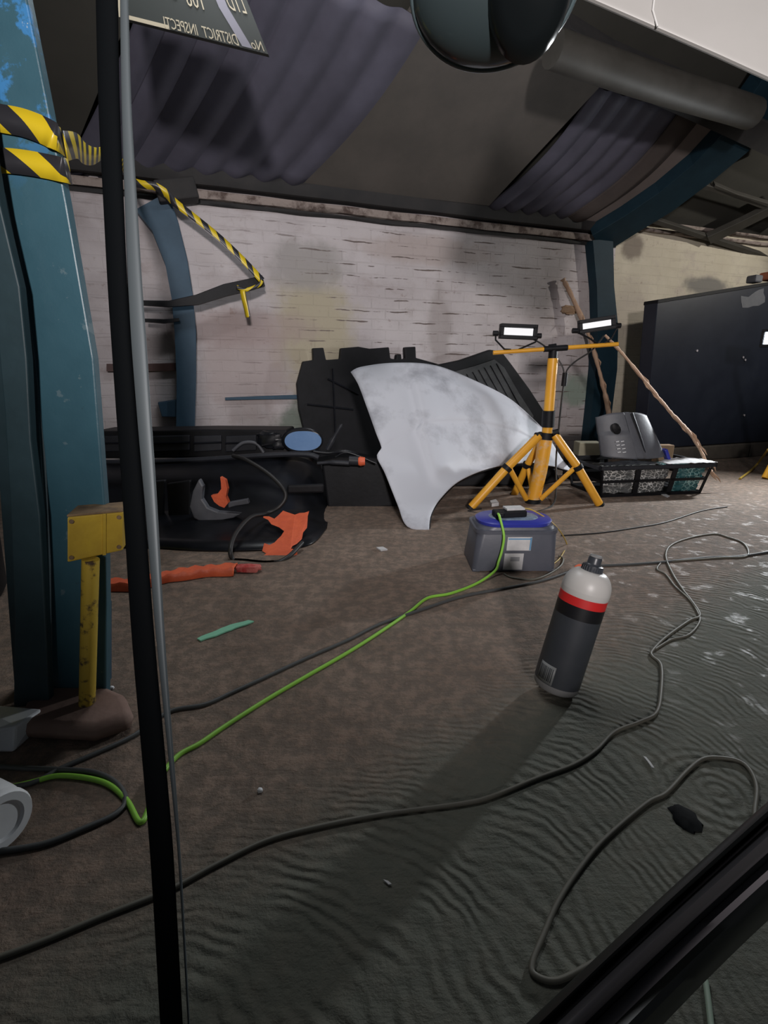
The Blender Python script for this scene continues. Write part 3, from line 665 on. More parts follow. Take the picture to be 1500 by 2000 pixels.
for i in range(NVc + 1):
    v = i / NVc; row = []
    for j in range(NUc + 1):
        u = j / NUc
        p = top(u) * (1 - v) + bot(u) * v + lef(v) * (1 - u) + rgt(v) * u - (c00 * (1 - u) * (1 - v) + c10 * u * (1 - v) + c01 * (1 - u) * v + c11 * u * v)
        e = min(1, 6 * min(u, 1 - u, v, 1 - v))
        def rg(c, wd, h): return h * math.exp(-((u - c) / wd) ** 2)
        def st(c, wd, h): return h / (1 + math.exp(-(u - c) / wd))
        b = st(0.24, .008, .026) - st(0.34, .010, .010) + st(.66, .014, -.014) + st(.80, .012, -.016) + 0.04 * sin(pi * u) * sin(pi * v) - 0.004
        b *= 1.3; b += 0.002 * noise.noise(p * 4)
        p = p + Vector((-.15, -.9, .4)).normalized() * b * (e if e < 1 else 1)
        row.append(p)
    rows.append(row)
mb.grid(rows)
bn = empty('car_bonnet', G(815, 1038), 'silver-white car bonnet standing on its corner against black car parts', 'car bonnet')
o = mb.build('skin', SILVER, bn, smooth=True, fix=True); m = o.modifiers.new('s', 'SOLIDIFY'); m.thickness = 0.006; m.offset = 0
mb = MB(); mb.tube([p + Vector((0, .012, -.006)) for p in [bot(i / 30) for i in range(31)]], .007, 8); mb.build('lower_edge_fold', BLACK, bn)
mb = MB(); mb.tube([p + Vector((.008, .012, 0)) for p in [lef(i / 30) for i in range(28)]], .006, 8); mb.build('side_edge_fold', DGREY, bn)

# ------------------------------------------------------------------ black bumpers at the left
bp_ = empty('car_bumper', G(450, 1065), 'large black car bumper lying along the wall with a grey bracket in its opening', 'car bumper')
def wcurve(px, off): return [W(x, y, off) for x, y in px]
rows = []; n = 40
topc = curve2([WY(170, 898, 2.95), WY(290, 897, 2.95), WY(420, 893, 2.95), WY(540, 890, 2.98), WY(600, 897, 3.05), WY(636, 925, 3.2)])
midc = curve2([WY(170, 940, 2.72), WY(290, 936, 2.72), WY(420, 935, 2.72), WY(540, 935, 2.75), WY(600, 940, 2.85), WY(642, 960, 3.05)])
mid2 = curve2([WY(170, 1000, 2.60), WY(290, 1000, 2.60), WY(420, 995, 2.60), WY(540, 995, 2.62), WY(610, 995, 2.78), WY(642, 995, 3.0)])
lowc = curve2([G(170, 1072) + Vector((0, 0, .01)), G(290, 1072) + Vector((0, 0, .01)), G(400, 1078) + Vector((0, 0, .01)), G(520, 1076) + Vector((0, 0, .01)), G(606, 1066) + Vector((0, 0, .01)), G(640, 1030) + Vector((0, 0, .01))])
for fcv in (topc, midc, mid2, lowc): rows.append([fcv(i / n) for i in range(n + 1)])
mb = MB(); mb.grid(rows); o = mb.build('shell', BLACKS, bp_, smooth=True, fix=True); m = o.modifiers.new('s', 'SUBSURF'); m.levels = 2; m.render_levels = 2; m = o.modifiers.new('s2', 'SOLIDIFY'); m.thickness = .008
def tubep(name, px, r, m, parent, Y, flat=1.0, sm=True):
    pts = [WY(p[0], p[1], p[2] if len(p) > 2 else Y) for p in px]
    if sm: pts = smoothpts(pts, 5)
    rr = r if not isinstance(r, (list, tuple)) else [r[min(int(i / (len(pts) - 1) * (len(r) - 1)), len(r) - 1)] for i in range(len(pts))]
    mb = MB(); mb.tube(pts, rr, 12, flat=flat); return mb.build(name, m, parent)
tubep('upper_lip', [(200, 903), (300, 902), (420, 896), (540, 888), (600, 888), (622, 894)], .024, DGREY, bp_, 2.70, .6)
tubep('lower_grille_bar', [(300, 1042), (345, 1048), (378, 1036)], .022, DGREY, bp_, 2.52, .5)
mb = MB(); mb.prism([WY(x, y, 2.50) for x, y in [(300, 940), (322, 938), (318, 1000), (312, 1050), (298, 1052)]], (0, .03, 0)); mb.build('side_duct', DGREY, bp_, smooth=False, bevel=.006)
mb = MB(); mb.prism([WY(x, y, 2.50) for x, y in [(325, 945), (372, 938), (370, 1010), (376, 1030), (330, 1036)]], (0, .03, 0)); mb.build('opening', BLACK, bp_, smooth=False, bevel=.006)
mb = MB(); mb.prism([WY(x, y, 2.44) for x, y in [(388, 936), (396, 950), (394, 975), (405, 992), (425, 1000), (470, 1004), (455, 1012), (420, 1018), (398, 1022), (378, 1012), (370, 990), (376, 960)]], (0, .04, 0)); mb.build('bracket', MGREY, bp_, smooth=False, bevel=.006)
mb = MB(); mb.prism([WY(x, y, 2.435) for x, y in [(445, 982), (483, 975), (486, 984), (460, 988), (446, 992)]], (0, .03, 0)); mb.build('bracket_arm', MGREY, bp_, smooth=False, bevel=.003)
mb = MB(); mb.prism([WY(x, y, 2.52) for x, y in [(560, 948), (632, 946), (632, 963), (560, 965)]], (0, .03, 0)); mb.build('step', BLACK, bp_, smooth=False, bevel=.01)
# second bumper / grille on top
gr = empty('car_grille', W(430, 900, .3), 'black segmented car grille lying on top of the black bumper', 'car part')
mb = MB(); mb.prism([WY(x, y, 2.98) for x, y in [(180, 842), (290, 841), (400, 839), (560, 840), (566, 868), (560, 890), (400, 894), (200, 896)]], (0, .25, 0)); mb.build('frame', BLACK, gr, smooth=False, bevel=.01)
for x0, x1 in [(200, 285), (292, 370), (378, 432), (440, 500)]:
    mb = MB(); mb.prism([WY(x0, 852, 2.965), WY(x1, 850, 2.965), WY(x1, 880, 2.965), WY(x0, 883, 2.965)], (0, .02, 0)); g1 = mb.build('grille_section', DGREY, gr, smooth=False, bevel=.006)
    mb = MB(); mb.tube([WY(x0, 866, 2.962), WY(x1, 864, 2.962)], .006, 8); mb.build('slat', BLACKS, g1)
tubep('trim_arc', [(455, 880), (475, 865), (500, 866), (515, 884)], .01, MGREY, gr, 2.95)
blob('clip', BLACKS, WY(527, 858, 2.95), (.07, .03, .04), 3, .4, gr)
blob('clip', BLACKS, WY(545, 866, 2.95), (.04, .03, .03), 9, .4, gr)
# wing mirror
wm = empty('wing_mirror', WY(592, 880, 2.9), 'black wing mirror with blue glass lying on the end of the bumper', 'wing mirror')
M = Matrix.Translation(WY(591, 860, 2.90)) @ Matrix.Rotation(radians(90), 4, 'X')
mb = MB(); mb.lathe([(0, -.05), (.085, -.04), (.115, 0), (.118, .01), (.11, .016)], 40, M, sy=.62); mb.build('housing', BLACKS, wm)
mb = MB(); mb.add([WY(591 + 35 * math.copysign(abs(cos(a)) ** .8, cos(a)) + (2 if cos(a) > 0 else 0), 861 + (19 * sin(a)) + 3 * cos(a) * 0, 2.880) for a in [2 * pi * i / 40 for i in range(40)]], [list(range(40))]); o = mb.build('glass', BLUEG, wm, smooth=False, solid=.006)
# loom / small parts to the right of it
lm = empty('wiper_motor', WY(665, 905, 2.85), 'dark jointed mechanism with a small orange cap between mirror and bonnet', 'car part')
tubep('arm', [(612, 882), (640, 885), (675, 882), (700, 890)], [.008, .012, .009], BLACKS, lm, 2.85)
tubep('link', [(620, 905), (650, 903), (685, 905)], [.014, .02, .018], DGREY, lm, 2.84, .7)
tubep('spike', [(640, 878), (652, 855), (668, 828)], [.014, .009, .002], DGREY, lm, 2.86)
mb = MB(); mb.tube([WY(682, 899, 2.83), WY(700, 900, 2.83)], .026, 14); mb.build('motor', DGREY, lm)
mb = MB(); mb.tube([WY(700, 901, 2.82), WY(704, 901, 2.82), WY(713, 901, 2.82)], [.022, .027, .022], 14); mb.build('orange_cap', ORANGE, lm)
tubep('rod', [(655, 893), (680, 884), (735, 905)], .006, BLACKS, lm, 2.84)
# hose loops
o = tubep('hose', [(455, 890, 2.66), (480, 898, 2.6), (520, 922, 2.55), (550, 950, 2.5), (558, 970, 2.48), (545, 990, 2.46), (520, 1003, 2.44), (490, 1010, 2.32), (462, 1040, 2.15), (450, 1072, 2.04), (456, 1095, 2.03), (480, 1106, 2.02), (520, 1106, 2.0), (560, 1090, 2.03), (590, 1060, 2.15)], .010, BLKC, None, 2.5); 
for v in o.data.vertices:
    if v.co.z + o.location.z < .002: v.co.z = .002 - o.location.z
tag(o, 'black rubber hose looping from the bumper down onto the floor', 'hose')
# orange shreds
def shred(name, px, m, fn, th, parent=None, jig=.4, seed=1):
    random.seed(seed); pts = []
    n_ = len(px)
    for i in range(n_):
        a = Vector(px[i]); b = Vector(px[(i + 1) % n_]); pts.append(a)
        k = max(1, int((b - a).length / 9))
        for j in range(1, k):
            p = a.lerp(b, j / k); d = (b - a).normalized(); pts.append(p + Vector((-d.y, d.x)) * random.uniform(-1, 1) * jig * 5)
    P3 = [fn(p.x, p.y) for p in pts]
    mb = MB(); mb.prism(P3, th); o = mb.build(name, m, parent, smooth=False); return o
fnb = lambda x, y: WY(x, y, 2.06 + (1090 - y) * 0.0042)
o = shred('orange_netting', [(514, 1011), (535, 1016), (552, 1000), (560, 1003), (575, 1008), (603, 1001), (600, 1020), (592, 1040), (580, 1062), (566, 1075), (578, 1076), (580, 1085), (560, 1092), (540, 1090), (532, 1099), (520, 1094), (508, 1098), (514, 1088), (522, 1082), (512, 1076), (515, 1064), (535, 1063), (548, 1050), (556, 1038), (545, 1030), (530, 1024)], ORANGE, fnb, (0, .012, .004), seed=3, jig=.8)
tag(o, 'crumpled orange torn plastic piece with ragged edges resting against the bumper end', 'plastic scrap')
fno = lambda x, y: WY(x, y, 2.40)
o = shred('orange_scrap', [(430, 932), (440, 938), (444, 955), (441, 970), (446, 982), (438, 992), (428, 988), (418, 980), (412, 968), (424, 966), (432, 955)], ORANGE, fno, (0, .03, 0), seed=5)
tag(o, 'small orange plastic scrap caught in the opening of the black bumper', 'plastic scrap')
# long orange strap on the floor with red reflector
os_ = empty('orange_strap', G(380, 1135), 'long orange strap on the floor crossing behind the black seal, red reflector at its end', 'strap')
st_pts = smoothpts([G(x, y) for x, y in [(196, 1150), (215, 1150), (260, 1150), (300, 1142), (340, 1132), (380, 1126), (420, 1122), (462, 1119)]], 5)
mb = MB(); rows = []
for i, p in enumerate(st_pts):
    wv = .004 * sin(i * 1.7); wd = .035 + .006 * sin(i * .6)
    rows.append([p + Vector((0, -wd, .003)), p + Vector((0, -wd * .6, .03 + wv)), p + Vector((0, wd * .5, .034 - wv)), p + Vector((0, wd, .003))])
mb.grid(rows); mb.build('strap', ORANGE, os_, smooth=True, solid=.004)
blob('reflector', REDL, G(485, 1117) + Vector((0, 0, .016)), (.05, .02, .014), 4, .3, os_)

# ------------------------------------------------------------------ work light stand
def lamp_head(parent, pc, w_, h_, d_, rotz, roll, glassmat, knobs=True):
    Rm = Matrix.Rotation(rotz, 3, 'Z') @ Matrix.Rotation(roll, 3, 'Y')
    f = MB()
    t_ = .017
    for (cx_, cz, sx, sz) in [(0, h_ / 2 - t_ / 2, w_, t_), (0, -h_ / 2 + t_ / 2, w_, t_), (-w_ / 2 + t_ / 2, 0, t_, h_ - 2 * t_), (w_ / 2 - t_ / 2, 0, t_, h_ - 2 * t_)]:
        f.box(pc + Rm @ Vector((cx_, 0, cz)), (sx, d_, sz), Rm)
    f.box(pc + Rm @ Vector((0, d_ * .35, 0)), (w_ - .01, d_ * .3, h_ - .01), Rm)
    for k in range(8): f.box(pc + Rm @ Vector((-w_ / 2 + w_ * (k + .5) / 8, d_ * .62, 0)), (.004, d_ * .35, h_ * .9), Rm)
    head = f.build('lamp_head', BLACK, parent, smooth=False, bevel=.002)
    g = MB(); g.box(pc + Rm @ Vector((0, -d_ * .12, 0)), (w_ - 2 * t_ - .008, .006, h_ - 2 * t_ - .006), Rm); g.build('lamp_glass', glassmat, head, smooth=False)
    return Rm
def ws_part(name, px, r, m, parent, n=1):
    mb = MB(); mb.tube([WY(*p) for p in px], r, 18); return mb.build(name, m, parent)
YT = 3.02
stn = empty('work_light_stand', G(1040, 982), 'yellow tripod work light stand with two lamps, standing beside the silver bonnet', 'work light')
ws_part('crossbar', [(963, 689, YT - .01), (1207, 672, YT - .01)], .0115, YELLOW, stn)
ws_part('mast', [(1080, 700, YT), (1068, 848, YT)], .029, YELLOW, stn)
ws_part('top_sleeve', [(1081, 680, YT), (1079, 706, YT)], .025, BLACK, stn)
ws_part('bar_clamp', [(1062, 682, YT - .012), (1108, 679, YT - .012)], .016, BLACK, stn)
ws_part('top_knob', [(1072, 677, YT), (1086, 675, YT)], .012, BLACK, stn)
ws_part('collar', [(1072, 802, YT), (1070, 834, YT)], .036, BLACK, stn)
hb = ws_part('hub', [(1067, 845, YT), (1065, 858, YT)], .045, BLACK, stn)
ws_part('knob', [(1080, 846, YT - .04), (1092, 843, YT - .05)], .018, BLACK, hb)
ws_part('knob', [(1054, 850, YT - .04), (1046, 850, YT - .05)], .016, BLACK, hb)
ws_part('lower_mast', [(1065, 858, YT), (1055, 920, YT), (1041, 978, YT)], .041, YSCR, stn)
ws_part('mast_foot', [(1041, 974, YT), (1040, 984, YT)], .046, BLACK, stn)
FL = [((1052, 852, YT - .04), (990, 914, YT - .13), (921, 990, 2.88), 'L'), ((1084, 850, YT - .04), (1128, 912, YT - .1), (1170, 984, 2.94), 'R'), ((1058, 860, YT + .05), (1030, 908, YT + .12), (1004, 966, YT + .22), 'B')]
for a, b, c_, k in FL:
    lg = ws_part('leg', [a, b, c_], .024 if k != 'B' else .022, YELLOW, stn)
    pa, pc_ = WY(*b), WY(*c_); d = (pc_ - pa).normalized()
    mb = MB(); mb.tube([pa - d * .012, pa + d * .014], .030, 16); mb.build('leg_clamp', BLACK, lg)
    mb = MB(); mb.tube([pc_, pc_ + d * .016], .027, 16); mb.build('rubber_foot', BLACK, lg)
ws_part('strut', [(995, 915, YT - .12), (1028, 975, YT - .04)], .016, YELLOW, stn)
ws_part('strut', [(1122, 914, YT - .10), (1056, 975, YT - .04)], .014, YELLOW, stn)
ws_part('strut', [(1030, 906, YT + .12), (1042, 972, YT + .04)], .014, YELLOW, stn)
lamp_head(stn, WY(1012, 648, YT - .02), .205, .078, .05, radians(3), radians(2), LAMPGLASS)
lamp_head(stn, WY(1165, 634, YT - .02), .192, .070, .05, radians(-6), radians(-8), LAMPGLASS)
for px in ([(968, 652, YT - .02), (968, 664, YT - .02), (985, 682, YT - .01), (998, 683, YT - .01)], [(1052, 656, YT - .02), (1046, 668, YT - .02), (1012, 683, YT - .01)], [(1122, 646, YT - .02), (1150, 660, YT - .02), (1168, 672, YT - .01)], [(1208, 636, YT - .02), (1195, 660, YT - .02), (1178, 672, YT - .01)]):
    mb = MB(); mb.tube([WY(*p) for p in px], .005, 8); mb.build('bracket', BLACK, stn)
for x, y in ((968, 651), (1052, 656), (1123, 646), (1207, 636)):
    mb = MB(); mb.tube([WY(x - 5, y, YT - .02), WY(x + 5, y, YT - .02)], .014, 12); mb.build('lamp_knob', BLACK, stn)
def cablep(name, px, r, m, parent=None):
    mb = MB(); mb.tube(smoothpts([WY(*p) for p in px], 6), r, 8); return mb.build(name, m, parent)
cablep('lamp_cable', [(1040, 662, YT + .02), (1058, 672, YT + .03), (1080, 690, YT + .04), (1098, 715, YT + .03), (1102, 735, YT + .02)], .0045, BLKC, stn)
cablep('lamp_cable', [(1180, 655, YT + .02), (1155, 685, YT + .03), (1125, 705, YT + .03), (1108, 722, YT + .03), (1102, 742, YT + .02)], .0045, BLKC, stn)
ws_part('cable_joiner', [(1104, 728, YT + .02), (1101, 754, YT + .02)], .015, BLACK, stn)
cablep('mains_cable', [(1101, 752, YT + .02), (1096, 790, YT + .03), (1090, 850, YT + .06), (1086, 900, YT + .05), (1086, 950, YT - .02), (1080, 985, 2.93), (1050, 999, 2.82), (1000, 1006, 2.77), (960, 1008, 2.755), (930, 1002, 2.79), (915, 998, 2.82), (940, 993, 2.86)], .0055, BLKC, stn)

# second stand at the right edge
s2 = empty('work_light_stand', G(1520, 930), 'second yellow work light stand, its bright lamp and one leg cut by the right edge', 'work light')
Y2 = 3.80; hp = Vector(KEY_POS)
hx = WY(1520, 660, Y2)
mb = MB(); mb.tube([G(1540, 925) + Vector((0, 0, .05)), Vector((hx.x, Y2, hx.z - .12))], .026, 16); mb.build('mast', YELLOW, s2)
for px_ in ([(1532, 862, Y2), (1494, 934, Y2 - .05)], [(1540, 862, Y2), (1585, 930, Y2 - .05)], [(1536, 862, Y2), (1550, 905, Y2 + .2)]):
    mb = MB(); a, b = WY(*px_[0]), WY(*px_[1]); mb.tube([a, b], .024, 14); mb.build('leg', YELLOW, s2)
Rk = lamp_head(s2, Vector((hx.x, Y2, hx.z)), .20, .12, .06, radians(-38), 0, LAMPHOT)
mb = MB(); mb.tube([Vector((hx.x, Y2, hx.z - .13)), Vector((hx.x, Y2, hx.z - .05))], .01, 10); mb.build('bracket', BLACK, s2)
mb = MB(); mb.tube(smoothpts([WY(1500, 878, 3.9), G(1480, 905, .02), G(1465, 920, .01), G(1445, 935, .008)], 6), .008, 8); o = mb.build('yellow_cable', YWIRE); tag(o, 'yellow cable trailing on the floor at the right edge by the second stand', 'cable')

# ------------------------------------------------------------------ cabinet, timber and things on it
co = (G(1300, 905) - WA).dot(N)
cb = empty('storage_cabinet', W(1400, 880, co), 'large dark navy metal cabinet against the cream wall at the right', 'cabinet')
zt_ = 0
cp = [(1284, 590), (1780, 510), (1790, 905), (1263, 842)]
P_ = [W(x, y, co) for x, y in cp]; zb_ = .14; 
P_[3].z = zb_; P_[2].z = zb_
mb = MB(); mb.prism(P_, -N * .13); mb.build('body', CABM, cb, smooth=False, bevel=.006)
tl, tr = P_[0], P_[1]
mb = MB(); mb.prism([tl + N * .004 + Vector((0, 0, .018)), tr + N * .004 + Vector((0, 0, .018)), tr + N * .004 - Vector((0, 0, .01)), tl + N * .004 - Vector((0, 0, .01))], -N * .14); mb.build('top_rim', BLACK, cb, smooth=False, bevel=.003)
o = shred('dust_patch', [(1447, 578), (1462, 580), (1475, 570), (1492, 563), (1494, 590), (1482, 597), (1450, 601)], MGREY, lambda x, y: W(x, y, co + .0015), -N * .002, cb, seed=8, jig=.3)
o['label'] = 'pale grey smeared patch near the top corner'
for x, y in ((1361, 685), (1451, 698), (1455, 703), (1453, 811)):
    mb = MB(); p = W(x, y, co); mb.tube([p, p + N * .006], .009, 12); mb.build('rivet', SHEENM, cb)
for i, (u0, u1) in enumerate([(1285, 1455), (1457, 1800)]):
    A0, A1 = W(u0, 905, co - .0), W(u1, 920, co)
    s0 = (A0 - WA).dot(U) if i == 0 else s1 + .004; s1 = (A1 - WA).dot(U)
    mb = MB(); rot = Matrix.Rotation(ang, 3, 'Z')
    c_ = WA + U * ((s0 + s1) / 2) + N * (co - .16); mb.box(c_ + Vector((0, 0, .0665)), (s1 - s0, .34, .133), rot)
    o = mb.build('timber_baulk', TIMBK, smooth=False, bevel=.012)
    tag(o, ['blackened timber baulk under the left half of the navy cabinet', 'blackened timber baulk under the navy cabinet, touching the right edge'][i], 'timber')
rot = Matrix.Rotation(ang, 3, 'Z')
def cabtop(x, o_=co - .06):
    p = W(x, 560, o_); k = (p - P_[0]).dot(U) / (P_[1] - P_[0]).dot(U); p.z = P_[0].z + (P_[1].z - P_[0].z) * k + .024; return p
p = cabtop(1471)
mb = MB(); mb.box(p + Vector((0, 0, .034)), (.09, .09, .06), rot); o = mb.build('tin_can', MGREY, smooth=False, bevel=.012); tag(o, 'small blue-grey tin on top of the navy cabinet', 'tin')
mb = MB(); mb.box(cabtop(1500) + Vector((0, 0, .036)), (.14, .10, .065), rot); o = mb.build('orange_box', mat('dull_orange_card', (.5, .16, .08), .6, 0, (.4, .12, .06), 9), smooth=False, bevel=.012); tag(o, 'dull orange box on top of the navy cabinet at the right edge', 'box')

# ------------------------------------------------------------------ crate
cr = empty('plastic_crate', G(1270, 968), 'black slatted plastic crate on the floor full of crinkled plastic film', 'crate')
a = G(1172, 972); b = G(1368, 964); ex = (b - a).normalized(); ey = Vector((-ex.y, ex.x, 0)); wdt = (b - a).length
a_t = WY(1146, 905, a.y - .03); hh = .205
def cpnt(u, v, z): 
    k = z / hh * .035; 
    return a + ex * (u * (wdt + 2 * k) - k) + ey * (v * (.36 + 2 * k) - k) + Vector((0, 0, z))
def cbar(mb, p, q, t1=.012, t2=.010): 
    d = (q - p).normalized(); mb.tube([p, q], t1, 4)
mb = MB(); mb.prism([cpnt(0, 0, .005), cpnt(1, 0, .005), cpnt(1, 1, .005), cpnt(0, 1, .005)], (0, 0, .01)); mb.build('floor_panel', BLACK, cr, smooth=False)
def side(u0, v0, u1, v1, ndiv, name):
    mb = MB(); 
    def P2(t, z): return cpnt(u0 + (u1 - u0) * t, v0 + (v1 - v0) * t, z)
    ev = (P2(1, .1) - P2(0, .1)).normalized().cross(Vector((0, 0, 1)))
    def bar(t0, t1, z0, z1): 
        mb.prism([P2(t0, z0), P2(t1, z0), P2(t1, z1), P2(t0, z1)], ev * -.008 if True else 0)
    bar(0, 1, .0, .02); bar(0, 1, .095, .112); bar(0, 1, .178, hh)
    for i in range(ndiv + 1):
        t = i / ndiv; bar(max(0, t - .022), min(1, t + .022), 0, hh - .03)
    mb.build(name, BLACK, cr, smooth=False)
side(0, 0, 1, 0, 3, 'side_panel'); side(1, 0, 1, 1, 2, 'side_panel'); side(1, 1, 0, 1, 3, 'side_panel'); side(0, 1, 0, 0, 2, 'side_panel')
mb = MB(); rim = [cpnt(-.02, -.02, hh), cpnt(1.02, -.02, hh), cpnt(1.02, 1.02, hh), cpnt(-.02, 1.02, hh), cpnt(-.02, -.02, hh)]; 
for i in range(4): mb.prism([rim[i], rim[i + 1], rim[i + 1] - Vector((0, 0, .022)), rim[i] - Vector((0, 0, .022))], (ey if i in (0,) else (-ex if i == 1 else (-ey if i == 2 else ex))) * .014)
mb.build('rim', DGREY, cr, smooth=False)
cen = cpnt(.5, .5, .1)
def bag(name, m, u0, u1, seed):
    mb = MB(); rows = []; n1, n2 = 30, 16
    for i in range(n2 + 1):
        z = .018 + (hh - .05) * i / n2; row = []
        for j in range(n1 + 1):
            t = j / n1; k = z / hh * .035
            q = cpnt(u0 + (u1 - u0) * t, 0, z) + ey * (.022 + .016 * noise.noise(Vector((t * 9 + seed, z * 60, seed))) + .014 * abs(sin(pi * t) - 1))
            row.append(q)
        rows.append(row)
    rows.append([p + ey * .28 for p in rows[-1]])
    mb.grid(rows); o = mb.build(name, m, smooth=True, solid=.002); return o
o = bag('plastic_film', NETW, .04, .64, 2); tag(o, 'crinkled clear plastic film filling the left part of the black crate', 'plastic film')
o = bag('plastic_film', NETT, .68, .98, 5); tag(o, 'crinkled teal-tinted plastic film in the right end of the black crate', 'plastic film')
# moulded grey part
mp = empty('moulded_cover', cpnt(.35, .5, .16), 'grey moulded plastic cover with a hole, leaning in the black crate', 'car part')
cy = a.y + .22
tcv = curve2([WY(1163, 815, cy), WY(1190, 806, cy), WY(1235, 805, cy), WY(1262, 812, cy)])
bcv = curve2([WY(1172, 890, cy - .06), WY(1200, 892, cy - .06), WY(1250, 893, cy - .06), WY(1298, 890, cy - .06)])
mb = MB(); rows = []
for i in range(25):
    v = i / 24; row = []
    for j in range(37):
        u = j / 36; p = tcv(u).lerp(bcv(u), v); bl = -.10 * sin(pi * min(1, u)) ** .5 * (.6 + .4 * v)
        bl += .018 * (1 if (.48 < u < .62) else 0) - .012 * (1 if (v > .42 and u < .5) else 0)
        row.append(p + Vector((0, bl * .8, 0)))
    rows.append(row)
mb.grid(rows); o = mb.build('cover', MGREY, mp, smooth=True, fix=False, solid=.008)
hc = tcv(.25).lerp(bcv(.25), .33) + Vector((0, -.083, 0)); M = Matrix.Translation(hc) @ Matrix.Rotation(radians(90), 4, 'X') @ Matrix.Rotation(radians(35), 4, 'Z')
mb = MB(); mb.lathe([(0, -.008), (.022, -.008), (.026, 0), (.022, .004), (0, .004)], 24, M, sy=1.5); mb.build('hole_recess', BLACK, mp)
for k in range(4):
    for q in range(2):
        mb = MB(); p = tcv(.2 + q * .08).lerp(bcv(.2 + q * .08), .62 + k * .08) + Vector((0, -.085, 0)); mb.tube([p, p + Vector((.02, 0, .004))], .003, 6); mb.build('moulded_rib', WPLAST, mp)
mb = MB(); mb.tube(smoothpts([WY(1235, 806, cy - .07), WY(1250, 850, cy - .10), WY(1262, 890, cy - .12)], 5), [.012] * 11, 10, flat=.5); mb.build('strap', DGREY, mp)
p = cpnt(.66, .22, .20); mb = MB(); mb.box(p + Vector((0, 0, .03)), (.02, .05, .13), Matrix.Rotation(radians(-25), 3, 'Y')); o = mb.build('blue_tool', CBLUE, smooth=False, bevel=.005); o.location += Vector((0, 0, 0)); tag(o, 'bright blue plastic strip sticking out of the crate, right of the grey cover', 'plastic strip')
p = cpnt(.84, .75, .20); mb = MB(); mb.box(p + Vector((0, 0, .015)), (.11, .07, .14)); o = mb.build('cardboard_box', BROWNW, smooth=False, bevel=.004); tag(o, 'small brown box inside the crate behind the blue strip', 'box')
# sheet on crate top
mb = MB(); rows = []
for i in range(9):
    row = []
    for j in range(25):
        u = .56 + .45 * j / 24; v = -.03 + .22 * i / 8
        row.append(cpnt(u, v, hh + .008) + Vector((0, 0, .022 * max(0, sin(pi * j / 24)) * (i / 8) + .006 * noise.noise(Vector((j * .5, i * .6, 1))))))
    rows.append(row)
mb.grid(rows); o = mb.build('plastic_sheet', PAPER, smooth=True, solid=.002); tag(o, 'white plastic sheet draped on the right rim of the black crate', 'sheet')
mb = MB(); rows = []
for i in range(9):
    row = []
    for j in range(25):
        u = .02 + .50 * j / 24; v = -.02 + .16 * i / 8
        row.append(cpnt(u, v, hh + .008) + Vector((0, 0, .016 * (i / 8) * sin(pi * j / 24) + .006 * noise.noise(Vector((j * .7, i * .6, 6))))))
    rows.append(row)
mb.grid(rows); o = mb.build('plastic_sheet', BLACKS, smooth=True, solid=.002); tag(o, 'thin dark plastic sheet draped on the left rim of the black crate', 'sheet')
c_ = G(1147, 905); mb = MB(); mb.box(WY(1148, 876, 3.75), (.17, .12, .10)); 
o = mb.build('khaki_block', KHAKI, smooth=False, bevel=.006); zlow = o.location.z; tag(o, 'khaki block on top of a dark box behind the left end of the crate', 'block')
zc = WY(1148, 876, 3.75).z - .0505
mb = MB(); mb.box((WY(1148, 876, 3.75).x, 3.77, zc / 2), (.26, .2, zc)); o = mb.build('storage_box', BLACK, smooth=False, bevel=.01); tag(o, 'dark box on the floor under the khaki block, left of the crate', 'box')

# ------------------------------------------------------------------ wooden battens
def batten(name, pts, r, seed, label, rag):
    random.seed(seed); P = smoothpts(pts, 10); mb = MB()
    rr = [r * (1 + .25 * random.uniform(-1, 1)) for _ in P]; mb.tube(P, rr, 8, flat=.6)
    d = (P[-1] - P[0]).normalized()
    for k in range(rag):
        t = .3 + .68 * k / rag; i = int(t * (len(P) - 1)); p = P[i] + Vector((random.choice((-1, 1)) * r * .6, -.004, 0)) 
        mb.tube([p, p + d * .05 + Vector((random.uniform(.0, .012) * (1 if p.x > P[i].x else -1), 0, .004)), p + d * .085], [.004, .006, .001], 5)
    o = mb.build(name, WOOD, smooth=True); return tag(o, label, 'batten')
batten('wooden_batten', [W(1099, 545, .055), W(1115, 575, .08), W(1150, 655, .14), W(1172, 730, .22), W(1188, 800, .32), cpnt(.28, .5, .24)], .027, 2, 'pale wooden batten leaning on the wall across the steel post, foot in the crate', 6)
batten('wooden_batten', [WY(1182, 655, 3.62), WY(1215, 690, 3.55), WY(1260, 745, 3.48), WY(1310, 805, 3.4), WY(1350, 850, 3.33), cpnt(1.06, .2, .17), cpnt(1.11, .18, .12)], .017, 4, 'splintered pale wooden batten slanting down to the right end of the crate', 16)
blob('wood_knot', BROWNW, W(1112, 605, .03), (.07, .02, .03), 3, .5); o = C.objects[-1] if False else bpy.data.objects['wood_knot']; tag(o, 'small dark torn fitting on the wall beside the top of the first batten', 'fitting')
W_ = None

